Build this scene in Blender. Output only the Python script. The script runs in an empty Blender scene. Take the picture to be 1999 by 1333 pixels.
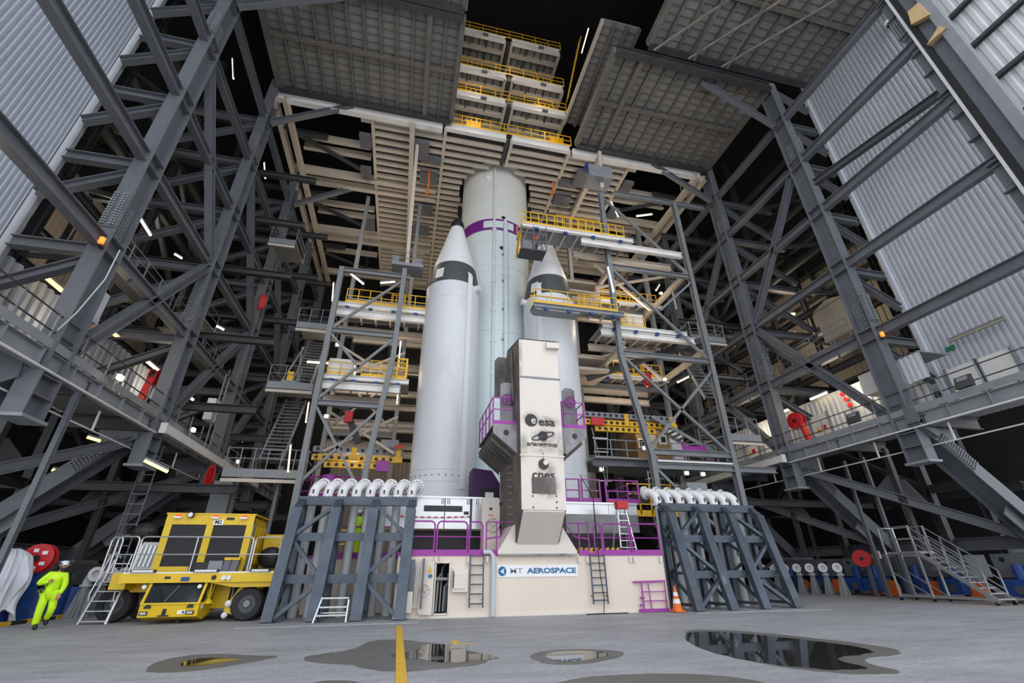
import bpy, math, random
from mathutils import Vector as V, Matrix
random.seed(7)
C = bpy.context.scene
COL = C.collection
PI = math.pi
# ---------------------------------------------------------------- camera, sky, exposure
FPX, PITCH, YAW, ROLL, EYE = 874.48, 0.473229, 0.228959, -0.00902967, 1.38
def _cam_axes():
    A = Matrix.Rotation(YAW, 3, 'Z')
    B = Matrix(((1,0,0),(0,0,-1),(0,1,0)))
    c, s = math.cos(PITCH), math.sin(PITCH)
    D = Matrix(((1,0,0),(0,c,s),(0,-s,c)))
    c, s = math.cos(ROLL), math.sin(ROLL)
    E = Matrix(((c,-s,0),(s,c,0),(0,0,1)))
    return E @ D @ B @ A
CAM = _cam_axes()
cd = bpy.data.cameras.new('camera'); cam = bpy.data.objects.new('camera', cd); COL.objects.link(cam)
cd.sensor_width = 36; cd.lens = FPX / 1999 * 36; cd.clip_end = 300
r0, r1, r2 = V(CAM[0]), -V(CAM[1]), -V(CAM[2])
mw = Matrix((r0, r1, r2)).transposed().to_4x4(); mw.translation = (0, 0, EYE); cam.matrix_world = mw
C.camera = cam
w = bpy.data.worlds.new('overcast_sky'); C.world = w; w.use_nodes = True
nt = w.node_tree; bg = nt.nodes['Background']
tc = nt.nodes.new('ShaderNodeTexCoord'); sp = nt.nodes.new('ShaderNodeSeparateXYZ'); rp = nt.nodes.new('ShaderNodeValToRGB')
nt.links.new(tc.outputs['Generated'], sp.inputs[0]); nt.links.new(sp.outputs[2], rp.inputs[0]); nt.links.new(rp.outputs[0], bg.inputs[0])
rp.color_ramp.elements[0].color = (0.85, 0.87, 0.90, 1); rp.color_ramp.elements[1].color = (0.76, 0.82, 0.93, 1)
bg.inputs[1].default_value = 1.5
C.view_settings.view_transform = 'Standard'; C.view_settings.look = 'None'
C.view_settings.gamma = 1; C.view_settings.use_curve_mapping = False
C.view_settings.exposure = 0.62
C.cycles.max_bounces = 6; C.cycles.diffuse_bounces = 4; C.cycles.glossy_bounces = 3
C.cycles.use_denoising = True; C.cycles.sample_clamp_indirect = 6
C.cycles.caustics_reflective = False; C.cycles.caustics_refractive = False
def lamp(name, loc, power, color=(1, .78, .5), size=.6, kind='POINT', rot=None, sy=None):
    l = bpy.data.lights.new(name, kind); l.energy = power; l.color = color
    if kind == 'POINT': l.shadow_soft_size = size
    else:
        l.shape = 'RECTANGLE'; l.size = size; l.size_y = sy or size
    o = bpy.data.objects.new(name, l); o.location = loc
    if rot: o.rotation_euler = rot
    COL.objects.link(o); return o
# ---------------------------------------------------------------- picture point -> point on a real plane of the hall
EYEV = V((0, 0, EYE))
def ray(x, y): return CAM.transposed() @ V(((x - 999.5) / FPX, (y - 666.5) / FPX, 1))
def AY(x, y, Y): d = ray(x, y); return EYEV + d * (Y / d[1])
def AX(x, y, X): d = ray(x, y); return EYEV + d * (X / d[0])
def AZ(x, y, z=0.0): d = ray(x, y); return EYEV + d * ((z - EYE) / d[2])
# ---------------------------------------------------------------- materials
MATS = {}
def mat(name, col, rough=.55, metal=0., var=.12, scale=3., bump=0., dirt=None, emit=None, estr=0., alpha=None):
    m = bpy.data.materials.new(name); m.use_nodes = True; n = m.node_tree.nodes; L = m.node_tree.links
    b = n['Principled BSDF']; b.inputs['Roughness'].default_value = rough; b.inputs['Metallic'].default_value = metal
    if emit:
        b.inputs['Emission Color'].default_value = (*emit, 1); b.inputs['Emission Strength'].default_value = estr
    tcx = n.new('ShaderNodeTexCoord'); nz = n.new('ShaderNodeTexNoise')
    nz.inputs['Scale'].default_value = scale; nz.inputs['Detail'].default_value = 6; nz.inputs['Roughness'].default_value = .65
    L.new(tcx.outputs['Object'], nz.inputs['Vector'])
    r = n.new('ShaderNodeValToRGB'); L.new(nz.outputs['Fac'], r.inputs[0])
    e = r.color_ramp.elements
    e[0].position = .3; e[1].position = .7
    e[0].color = (*[c * (1 - var) for c in col], 1); e[1].color = (*[min(1, c * (1 + var)) for c in col], 1)
    out = r.outputs[0]
    if dirt:
        dc, lo, hi, sc = dirt
        mp = n.new('ShaderNodeMapping'); mp.inputs['Scale'].default_value = (1, 1, .35); L.new(tcx.outputs['Object'], mp.inputs[0])
        n2 = n.new('ShaderNodeTexNoise'); n2.inputs['Scale'].default_value = sc; n2.inputs['Detail'].default_value = 8; L.new(mp.outputs[0], n2.inputs['Vector'])
        r2_ = n.new('ShaderNodeValToRGB'); r2_.color_ramp.elements[0].position = lo; r2_.color_ramp.elements[1].position = hi; L.new(n2.outputs['Fac'], r2_.inputs[0])
        mx = n.new('ShaderNodeMix'); mx.data_type = 'RGBA'; L.new(r2_.outputs[0], mx.inputs['Factor']); L.new(out, mx.inputs[6]); mx.inputs[7].default_value = (*dc, 1)
        out = mx.outputs[2]
    L.new(out, b.inputs['Base Color'])
    if bump:
        bp = n.new('ShaderNodeBump'); bp.inputs['Strength'].default_value = bump; bp.inputs['Distance'].default_value = .02
        n3 = n.new('ShaderNodeTexNoise'); n3.inputs['Scale'].default_value = scale * 6; L.new(tcx.outputs['Object'], n3.inputs['Vector'])
        L.new(n3.outputs['Fac'], bp.inputs['Height']); L.new(bp.outputs[0], b.inputs['Normal'])
    MATS[name] = m; return m
mat('steel', (.122, .131, .150), .5, 0, .14, 1.2, dirt=((.14, .12, .10), .62, .85, 1.5))
mat('tower_steel', (.20, .215, .225), .5, 0, .12, 1.5)
mat('steel_light', (.23, .245, .265), .5, 0, .12, 1.5)
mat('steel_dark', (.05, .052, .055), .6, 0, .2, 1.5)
mat('rust', (.22, .10, .05), .8, 0, .3, 6)
mat('beige_steel', (.58, .51, .43), .55, 0, .08, 1.0, dirt=((.34, .28, .22), .64, .9, 1.0))
mat('white_steel', (.78, .76, .74), .45, 0, .06, 1.5)
mat('deck_gray', (.25, .245, .235), .65, 0, .14, .5, dirt=((.34, .34, .33), .62, .85, .5))
mat('deck_beam', (.15, .14, .125), .6, 0, .2, 1.5, dirt=((.26, .18, .10), .6, .8, 1.2))
mat('clad_gray', (.27, .30, .35), .5, 0, .08, .6)
mat('clad_blue', (.43, .47, .55), .45, .1, .05, .6)
mat('clad_silver', (.50, .525, .575), .45, .1, .05, .6)
mat('clad_white', (.62, .64, .66), .45, .1, .06, .8)
mat('clad_beige', (.40, .35, .28), .6, 0, .1, .6)
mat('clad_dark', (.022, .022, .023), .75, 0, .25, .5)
mat('concrete_dark', (.10, .10, .10), .8, 0, .25, .5)
mat('core_paint', (.66, .74, .76), .42, 0, .03, .6)
mat('core_warmlit', (.70, .71, .68), .45, 0, .03, .6)  # core paint with the warm light on its top mixed into the colour
mat('booster_paint', (.72, .74, .78), .4, 0, .03, .5, dirt=((.60, .62, .66), .55, .8, .8))
mat('booster_white', (.82, .83, .85), .4, 0, .02, .6)
mat('band_gray', (.075, .08, .085), .5, 0, .1, 2)
mat('black', (.012, .012, .013), .5, 0, .2, 4)
mat('rubber', (.022, .022, .024), .75, 0, .2, 6)
mat('purple_cloth', (.16, .012, .22), .55, 0, .15, 4)
mat('purple_dark', (.05, .006, .08), .6, 0, .2, 4)
mat('purple_paint', (.33, .035, .32), .4, 0, .08, 2)
mat('cream', (.76, .665, .56), .5, 0, .05, .5, dirt=((.55, .38, .24), .66, .95, .8))
mat('cream_clean', (.74, .675, .60), .5, 0, .04, .8)
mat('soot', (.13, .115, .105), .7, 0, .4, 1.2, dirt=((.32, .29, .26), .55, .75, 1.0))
mat('soot_light', (.30, .29, .30), .6, 0, .3, 1.0, dirt=((.10, .09, .09), .5, .75, 1.5))
mat('soot_print', (.045, .042, .042), .7, 0, .3, 3)
mat('skirt_white', (.80, .81, .84), .25, .35, .05, .8)
mat('skirt_gray', (.27, .27, .28), .45, .2, .3, 1.0, dirt=((.12, .12, .12), .5, .8, 1.2))
mat('yellow_rail', (.80, .46, .015), .45, 0, .08, 3)
mat('yellow_vehicle', (.76, .51, .010), .38, 0, .05, 1.5)
mat('rack_steel', (.070, .088, .115), .42, .3, .3, 1.5, dirt=((.30, .33, .37), .66, .76, 2.2))
mat('pipe_gray', (.52, .55, .57), .4, 0, .05, 1)
mat('pipe_white', (.80, .79, .80), .38, 0, .04, 2)
mat('aluminium', (.62, .63, .65), .35, .8, .06, 4)
mat('glass_dark', (.02, .026, .028), .08, 0, .2, 1)
mat('grille', (.035, .035, .038), .6, 0, .4, 30)
mat('red', (.55, .012, .015), .45, 0, .1, 3)
mat('orange', (.80, .16, .015), .5, 0, .1, 3)
mat('blue', (.012, .06, .24), .45, 0, .12, 3)
mat('sign_white', (.86, .87, .88), .4, 0, .02, 2)
mat('sign_blue', (.015, .13, .30), .4, 0, .03, 3)
mat('sign_gray', (.30, .36, .42), .4, 0, .03, 3)
mat('hivis', (.60, .95, .01), .6, 0, .08, 5)
mat('skin', (.42, .22, .15), .5, 0, .05, 8)
mat('hair', (.02, .014, .01), .6, 0, .2, 20)
mat('tarp', (.62, .64, .70), .5, 0, .06, 3)
mat('wood', (.55, .38, .2), .6, 0, .15, 3)
mat('mark_yellow', (.72, .44, .03), .6, 0, .15, 4, dirt=((.35, .30, .22), .6, .8, 3))
mat('brown_panel', (.23, .14, .055), .5, 0, .15, 2)
mat('lens_red', (.6, .02, .01), .3, emit=(1, .05, .02), estr=.6)
mat('lens_orange', (.9, .2, .02), .3, emit=(1, .2, .02), estr=1.2)
mat('tube_warm', (1, .9, .6), .4, emit=(1, .80, .45), estr=3)
mat('tube_amber', (1, .8, .3), .4, emit=(1, .62, .16), estr=2.2)
mat('tube_cool', (1, .95, .95), .4, emit=(1, .93, .95), estr=3)
mat('flood', (1, .95, .8), .4, emit=(1, .90, .66), estr=4)
# ---------------------------------------------------------------- mesh builder
def basis(p, q, up):
    a = (V(q) - V(p)); ln = a.length; a = a / ln
    u = V(up)
    if abs(a.dot(u)) > .985: u = V((0, 1, 0)) if abs(a.y) < .9 else V((1, 0, 0))
    s = a.cross(u).normalized(); u = s.cross(a).normalized()
    return a, s, u, ln
class MB:
    def __init__(s): s.v = []; s.f = []
    def add(s, vs, fs):
        k = len(s.v); s.v += [V(x) for x in vs]; s.f += [tuple(i + k for i in f) for f in fs]; return s
    def hexa(s, b, t): # four bottom, four top
        return s.add(list(b) + list(t), [(3,2,1,0),(4,5,6,7),(0,1,5,4),(1,2,6,5),(2,3,7,6),(3,0,4,7)])
    def box(s, x0, x1, y0, y1, z0, z1):
        return s.hexa([(x0,y0,z0),(x1,y0,z0),(x1,y1,z0),(x0,y1,z0)], [(x0,y0,z1),(x1,y0,z1),(x1,y1,z1),(x0,y1,z1)])
    def cbox(s, c, sx, sy, sz): return s.box(c[0]-sx/2, c[0]+sx/2, c[1]-sy/2, c[1]+sy/2, c[2]-sz/2, c[2]+sz/2)
    def bar(s, p, q, w, h, up=(0,0,1), off=(0,0)): # w across, h along up
        p, q = V(p), V(q); a, sd, u, ln = basis(p, q, up); o = sd*off[0] + u*off[1]
        c = lambda P: [P+o-sd*w/2-u*h/2, P+o+sd*w/2-u*h/2, P+o+sd*w/2+u*h/2, P+o-sd*w/2+u*h/2]
        A, B = c(p), c(q)
        return s.add(A + B, [(0,1,2,3),(7,6,5,4),(0,4,5,1),(1,5,6,2),(2,6,7,3),(3,7,4,0)])
    def ibm(s, p, q, w, d, up=(0,0,1), t=.04): # flanges of width w at +-d/2 along up
        s.bar(p, q, w, t, up, (0, d/2-t/2)); s.bar(p, q, w, t, up, (0, -d/2+t/2)); return s.bar(p, q, t*.7, d-2*t, up)
    def chan(s, p, q, w, d, up=(0,0,1), t=.03, side=1):
        s.bar(p, q, w, t, up, (0, d/2-t/2)); s.bar(p, q, w, t, up, (0, -d/2+t/2)); return s.bar(p, q, t, d-2*t, up, (side*(w/2-t/2), 0))
    def cyl(s, p, q, r, n=10, r2=None, cap=True):
        p, q = V(p), V(q); a, sd, u, ln = basis(p, q, (0,0,1)); r2 = r if r2 is None else r2
        A = [p + (sd*math.cos(2*PI*i/n) + u*math.sin(2*PI*i/n))*r for i in range(n)]
        B = [q + (sd*math.cos(2*PI*i/n) + u*math.sin(2*PI*i/n))*r2 for i in range(n)]
        f = [(i, (i+1)%n, n+(i+1)%n, n+i) for i in range(n)]
        if cap: f += [tuple(range(n))[::-1], tuple(range(n, 2*n))]
        return s.add(A + B, f)
    def tube(s, pts, r, n=8, closed=False):
        pts = [V(p) for p in pts]; m = len(pts); rings = []; prev = None
        for i, p in enumerate(pts):
            if closed: d = pts[(i+1)%m] - pts[i-1]
            else: d = pts[min(i+1, m-1)] - pts[max(i-1, 0)]
            d.normalize()
            if prev is None:
                u = V((0,0,1)) if abs(d.z) < .9 else V((1,0,0))
                sd = d.cross(u).normalized()
            else:
                sd = (prev - d * prev.dot(d)); sd.normalize()
            prev = sd; u = sd.cross(d)
            rr = r[i] if isinstance(r, (list, tuple)) else r
            rings.append([p + (sd*math.cos(2*PI*k/n) + u*math.sin(2*PI*k/n))*rr for k in range(n)])
        vs = [x for R_ in rings for x in R_]; f = []
        for i in range(m if closed else m-1):
            a, b = i*n, ((i+1) % m)*n
            f += [(a+k, a+(k+1)%n, b+(k+1)%n, b+k) for k in range(n)]
        if not closed: f += [tuple(range(n))[::-1], tuple(range((m-1)*n, m*n))]
        return s.add(vs, f)
    def lathe(s, prof, c, n=48, a0=0, a1=2*PI, cap=True): # prof [(r,z)] about vertical axis through c
        full = abs(a1-a0-2*PI) < 1e-6; m = n if full else n+1; vs = []
        for r, z in prof:
            for i in range(m):
                t = a0 + (a1-a0)*i/n; vs.append((c[0]+r*math.cos(t), c[1]+r*math.sin(t), z))
        f = []
        for j in range(len(prof)-1):
            for i in range(n):
                k = (i+1) % m; f.append((j*m+i, j*m+k, (j+1)*m+k, (j+1)*m+i))
        if cap and full:
            f += [tuple(range(m))[::-1], tuple(range((len(prof)-1)*m, len(prof)*m))]
        return s.add(vs, f)
    def disc(s, c, nrm, r, t, n=24, hole=0.):
        c, nrm = V(c), V(nrm).normalized()
        if not hole: return s.cyl(c - nrm*t/2, c + nrm*t/2, r, n)
        a, sd, u, ln = basis(c, c+nrm, (0,0,1)); vs = []
        for z, rr in ((-t/2, hole), (-t/2, r), (t/2, r), (t/2, hole)):
            vs += [c + a*z + (sd*math.cos(2*PI*i/n)+u*math.sin(2*PI*i/n))*rr for i in range(n)]
        f = []
        for j in range(4):
            for i in range(n): f.append((j*n+i, j*n+(i+1)%n, ((j+1)%4)*n+(i+1)%n, ((j+1)%4)*n+i))
        return s.add(vs, f)
    def prism(s, poly, vec): # planar polygon (3-D points) pushed along vec
        n = len(poly); P = [V(p) for p in poly]; Q = [p + V(vec) for p in P]
        nrm = V((0,0,0))
        for i in range(n): nrm += P[i].cross(P[(i+1)%n])
        if nrm.dot(V(vec)) > 0: P, Q = Q, P
        f = [tuple(range(n)), tuple(range(2*n-1, n-1, -1))] + [(i, n+i, n+(i+1)%n, (i+1)%n) for i in range(n)]
        return s.add(P + Q, f)
    def ball(s, c, r, n=10, m=6, sc=(1,1,1)):
        prof = [(max(.001, math.sin(PI*j/m)), -math.cos(PI*j/m)) for j in range(m+1)]
        k = len(s.v); s.lathe(prof, (0,0), n, cap=False)
        for i in range(k, len(s.v)): s.v[i] = V((c[0]+s.v[i].x*r*sc[0], c[1]+s.v[i].y*r*sc[1], c[2]+s.v[i].z*r*sc[2]))
        return s
    def build(s, name, m, parent=None, smooth=False, label=None, cat=None, group=None, kind=None, mats=None, fm=None):
        return mk(name, s, m, parent, smooth, label, cat, group, kind)
ORG = {}
def props(o, label=None, cat=None, group=None, kind=None):
    if label: o['label'] = label
    if cat: o['category'] = cat
    if group: o['group'] = group
    if kind: o['kind'] = kind
    return o
def mk(name, mb, m, parent=None, smooth=False, label=None, cat=None, group=None, kind=None):
    if parent is not None: org = ORG[parent.name]
    else:
        xs = [p.x for p in mb.v]; ys = [p.y for p in mb.v]; zs = [p.z for p in mb.v]
        org = V(((min(xs)+max(xs))/2, (min(ys)+max(ys))/2, min(zs)))
    me = bpy.data.meshes.new(name); me.from_pydata([tuple(p - org) for p in mb.v], [], mb.f); me.update()
    if smooth:
        me.polygons.foreach_set('use_smooth', [True]*len(me.polygons))
        try: me.set_sharp_from_angle(angle=.7)
        except Exception: pass
    me.materials.append(MATS[m] if isinstance(m, str) else m)
    o = bpy.data.objects.new(name, me); COL.objects.link(o)
    if parent is not None: o.parent = parent
    else: o.location = org
    ORG[o.name] = org
    return props(o, label, cat, group, kind)
def thing(name, label, cat, loc, group=None, kind=None):
    o = bpy.data.objects.new(name, None); COL.objects.link(o); o.location = loc; o.empty_display_size = .2
    ORG[o.name] = V(loc); return props(o, label, cat, group, kind)
def dup(o, loc, label=None, rotz=None, group=None):
    r = o.copy(); COL.objects.link(r); r.location = loc
    if rotz is not None: r.rotation_euler = (0, 0, rotz)
    ORG[r.name] = V(loc)
    if label: r['label'] = label
    if group: r['group'] = group
    for ch in list(o.children):
        c = ch.copy(); COL.objects.link(c); c.parent = r; ORG[c.name] = V(loc)
        for g in list(ch.children):
            d = g.copy(); COL.objects.link(d); d.parent = c
    return r
def text(name, body, size, pos, rt, up, m, parent, ext=.01, bold=0., align='CENTER', sx=1.):
    cu = bpy.data.curves.new(name, 'FONT'); cu.body = body; cu.size = size; cu.extrude = ext; cu.align_x = align; cu.align_y = 'CENTER'; cu.offset = bold; cu.resolution_u = 3
    cu.fill_mode = 'BOTH'
    t = bpy.data.objects.new(name, cu); COL.objects.link(t)
    bpy.context.view_layer.update()
    me = bpy.data.meshes.new_from_object(t.evaluated_get(bpy.context.evaluated_depsgraph_get()))
    COL.objects.unlink(t); bpy.data.objects.remove(t)
    rt, up = V(rt).normalized(), V(up).normalized(); nr = rt.cross(up)
    org = ORG[parent.name]; pos = V(pos)
    for v in me.vertices: v.co = pos - org + rt*v.co.x*sx + up*v.co.y + nr*v.co.z
    me.materials.clear(); me.materials.append(MATS[m])
    o = bpy.data.objects.new(name, me); COL.objects.link(o); o.parent = parent; ORG[o.name] = org
    return o
def railing(pts, name, m, parent, h=1.1, post=1.2, r=.028, mid=(.55,), toe=.0):
    """posts and rails as separate parts along a polyline of floor points"""
    pts = [V(p) for p in pts]
    for i in range(len(pts)-1):
        a, b = pts[i], pts[i+1]; ln = (b-a).length; k = max(1, round(ln/post))
        for j in range(k+1):
            if i and j == 0: continue
            p = a.lerp(b, j/k); MB().cyl(p, p+V((0,0,h)), r, 6).build('post', m, parent)
    for hh in (h,)+tuple(mid): MB().tube([p+V((0,0,hh)) for p in pts], r, 6).build('rail', m, parent)
    if toe:
        for i in range(len(pts)-1): MB().bar(pts[i]+V((0,0,toe/2)), pts[i+1]+V((0,0,toe/2)), .02, toe).build('toe_board', m, parent)
# ================================================================ SETTING
def floor_mat():
    m = mat('concrete_floor', (.375, .375, .387), .62, 0, .10, .35)
    n = m.node_tree.nodes; L = m.node_tree.links; b = n['Principled BSDF']
    tcx = n.new('ShaderNodeTexCoord'); mp = n.new('ShaderNodeMapping'); mp.inputs['Scale'].default_value = (.5, 2.2, 1); L.new(tcx.outputs['Object'], mp.inputs[0])
    n1 = n.new('ShaderNodeTexNoise'); n1.inputs['Scale'].default_value = 1.3; n1.inputs['Detail'].default_value = 10; n1.inputs['Roughness'].default_value = .7; L.new(mp.outputs[0], n1.inputs['Vector'])
    r = n.new('ShaderNodeValToRGB'); r.color_ramp.elements[0].position = .32; r.color_ramp.elements[1].position = .66
    r.color_ramp.elements[0].color = (.72, .72, .74, 1); r.color_ramp.elements[1].color = (1.1, 1.1, 1.1, 1); L.new(n1.outputs['Fac'], r.inputs[0])
    n2 = n.new('ShaderNodeTexNoise'); n2.inputs['Scale'].default_value = 14; n2.inputs['Detail'].default_value = 5; L.new(tcx.outputs['Object'], n2.inputs['Vector'])
    r2_ = n.new('ShaderNodeValToRGB'); r2_.color_ramp.elements[0].color = (.86,)*3 + (1,); r2_.color_ramp.elements[1].color = (1.12,)*3 + (1,); r2_.color_ramp.elements[0].position = .35; r2_.color_ramp.elements[1].position = .65; L.new(n2.outputs['Fac'], r2_.inputs[0])
    base = b.inputs['Base Color'].links[0].from_socket
    for s in (r.outputs[0], r2_.outputs[0]):
        mx = n.new('ShaderNodeMix'); mx.data_type = 'RGBA'; mx.blend_type = 'MULTIPLY'; mx.inputs['Factor'].default_value = 1
        L.new(base, mx.inputs[6]); L.new(s, mx.inputs[7]); base = mx.outputs[2]
    L.new(base, b.inputs['Base Color'])
    return m
floor_mat()
MB().box(-34, 42, -12, 56, -.3, 0).build('floor', 'concrete_floor', kind='structure')
def corr(x0, y0, x1, y1, z0, z1, pitch=.3, dep=.06):
    a, b = V((x0, y0, 0)), V((x1, y1, 0)); d = (b-a); ln = d.length; d /= ln; n = V((d.y, -d.x, 0)); k = int(ln/pitch)
    pr = []
    for i in range(k):
        t = i*pitch; pr += [(t, 0), (t+pitch*.42, 0), (t+pitch*.55, dep), (t+pitch*.87, dep)]
    pr.append((k*pitch, 0)); m = MB(); vs = []
    for t, e in pr: p = a + d*t + n*e; vs += [(p.x, p.y, z0), (p.x, p.y, z1)]
    return m.add(vs, [(2*i, 2*i+2, 2*i+3, 2*i+1) for i in range(len(pr)-1)])
# dark outer shell of the hall
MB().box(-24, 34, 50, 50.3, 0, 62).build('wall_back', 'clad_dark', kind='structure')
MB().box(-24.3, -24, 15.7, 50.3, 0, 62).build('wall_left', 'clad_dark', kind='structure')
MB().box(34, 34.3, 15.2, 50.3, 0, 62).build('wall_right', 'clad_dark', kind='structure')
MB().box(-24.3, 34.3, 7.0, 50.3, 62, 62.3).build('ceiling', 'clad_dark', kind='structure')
MB().box(20.9, 30, -5, 8.2, 46.2, 46.6).build('added_canopy', 'steel_dark', kind='structure')  # added canopy, out of view, holds sky light off the door post
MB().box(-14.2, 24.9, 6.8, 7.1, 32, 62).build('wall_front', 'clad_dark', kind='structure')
# wing walls of ribbed silver cladding on either side of the opening
corr(-14.2, 2.0, -14.2, 15.62, 7.4, 44, .21, -.05).build('wall_front_left', 'clad_blue', kind='structure')
MB().bar((-14.15, 15.7, 7.4), (-14.15, 15.7, 44), .3, .18, (0,1,0)).build('trim_1', 'steel_light', kind='structure')
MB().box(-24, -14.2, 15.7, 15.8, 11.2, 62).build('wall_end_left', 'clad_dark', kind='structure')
corr(24.9, 15.0, 24.9, 7.9, 7.4, 31.2, .25, -.055).build('wall_front_right', 'clad_silver', kind='structure')
MB().bar((24.85, 15.1, 7.4), (24.85, 15.1, 31.2), .3, .18, (0,1,0)).build('trim_2', 'clad_silver', kind='structure')
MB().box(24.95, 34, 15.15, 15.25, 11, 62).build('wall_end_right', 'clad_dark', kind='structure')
corr(25.6, 8.4, 25.6, -3, 7.4, 48, .42, -.07).build('wall_outer_right', 'clad_white', kind='structure')
t = thing('door_girts', 'dark horizontal girts across bright ribbed cladding high at the right edge', 'wall girts', (25.4, 2, 20))
for k in range(9): z = 19.5 + k*2.45; MB().ibm((25.42, 8.2, z), (25.42, -2.5, z), .18, .28, (1,0,0)).build('girt', 'steel_dark', t)
# lit ribbed cladding panels deep in the side bays
for k, (x0, y0, x1, y1, z0, z1) in enumerate([(33.5, 44, 33.5, 17, 12, 25), (-23.5, 17, -23.5, 42, 15, 25)]):
    corr(x0, y0, x1, y1, z0, z1, .45, -.08).build('wall_inner_' + ('right' if k == 0 else 'left'), 'clad_beige', kind='structure')
t = thing('wall_girts', 'dark girts crossing beige ribbed wall far behind the right columns', 'wall girts', (33.2, 30, 12))
for z in (14.5, 17, 19.6, 22.2, 24.6): MB().bar((33.25, 44, z), (33.25, 17, z), .2, .28).build('girt', 'steel_dark', t)
for y in (22, 29, 37): MB().bar((33.1, y, 12), (33.1, y+4, 25), .2, .25).build('girt', 'steel_dark', t)
corr(-7, 46, 20, 46, .5, 11, .4, .07).build('wall_inner_back', 'clad_beige', kind='structure')
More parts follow.
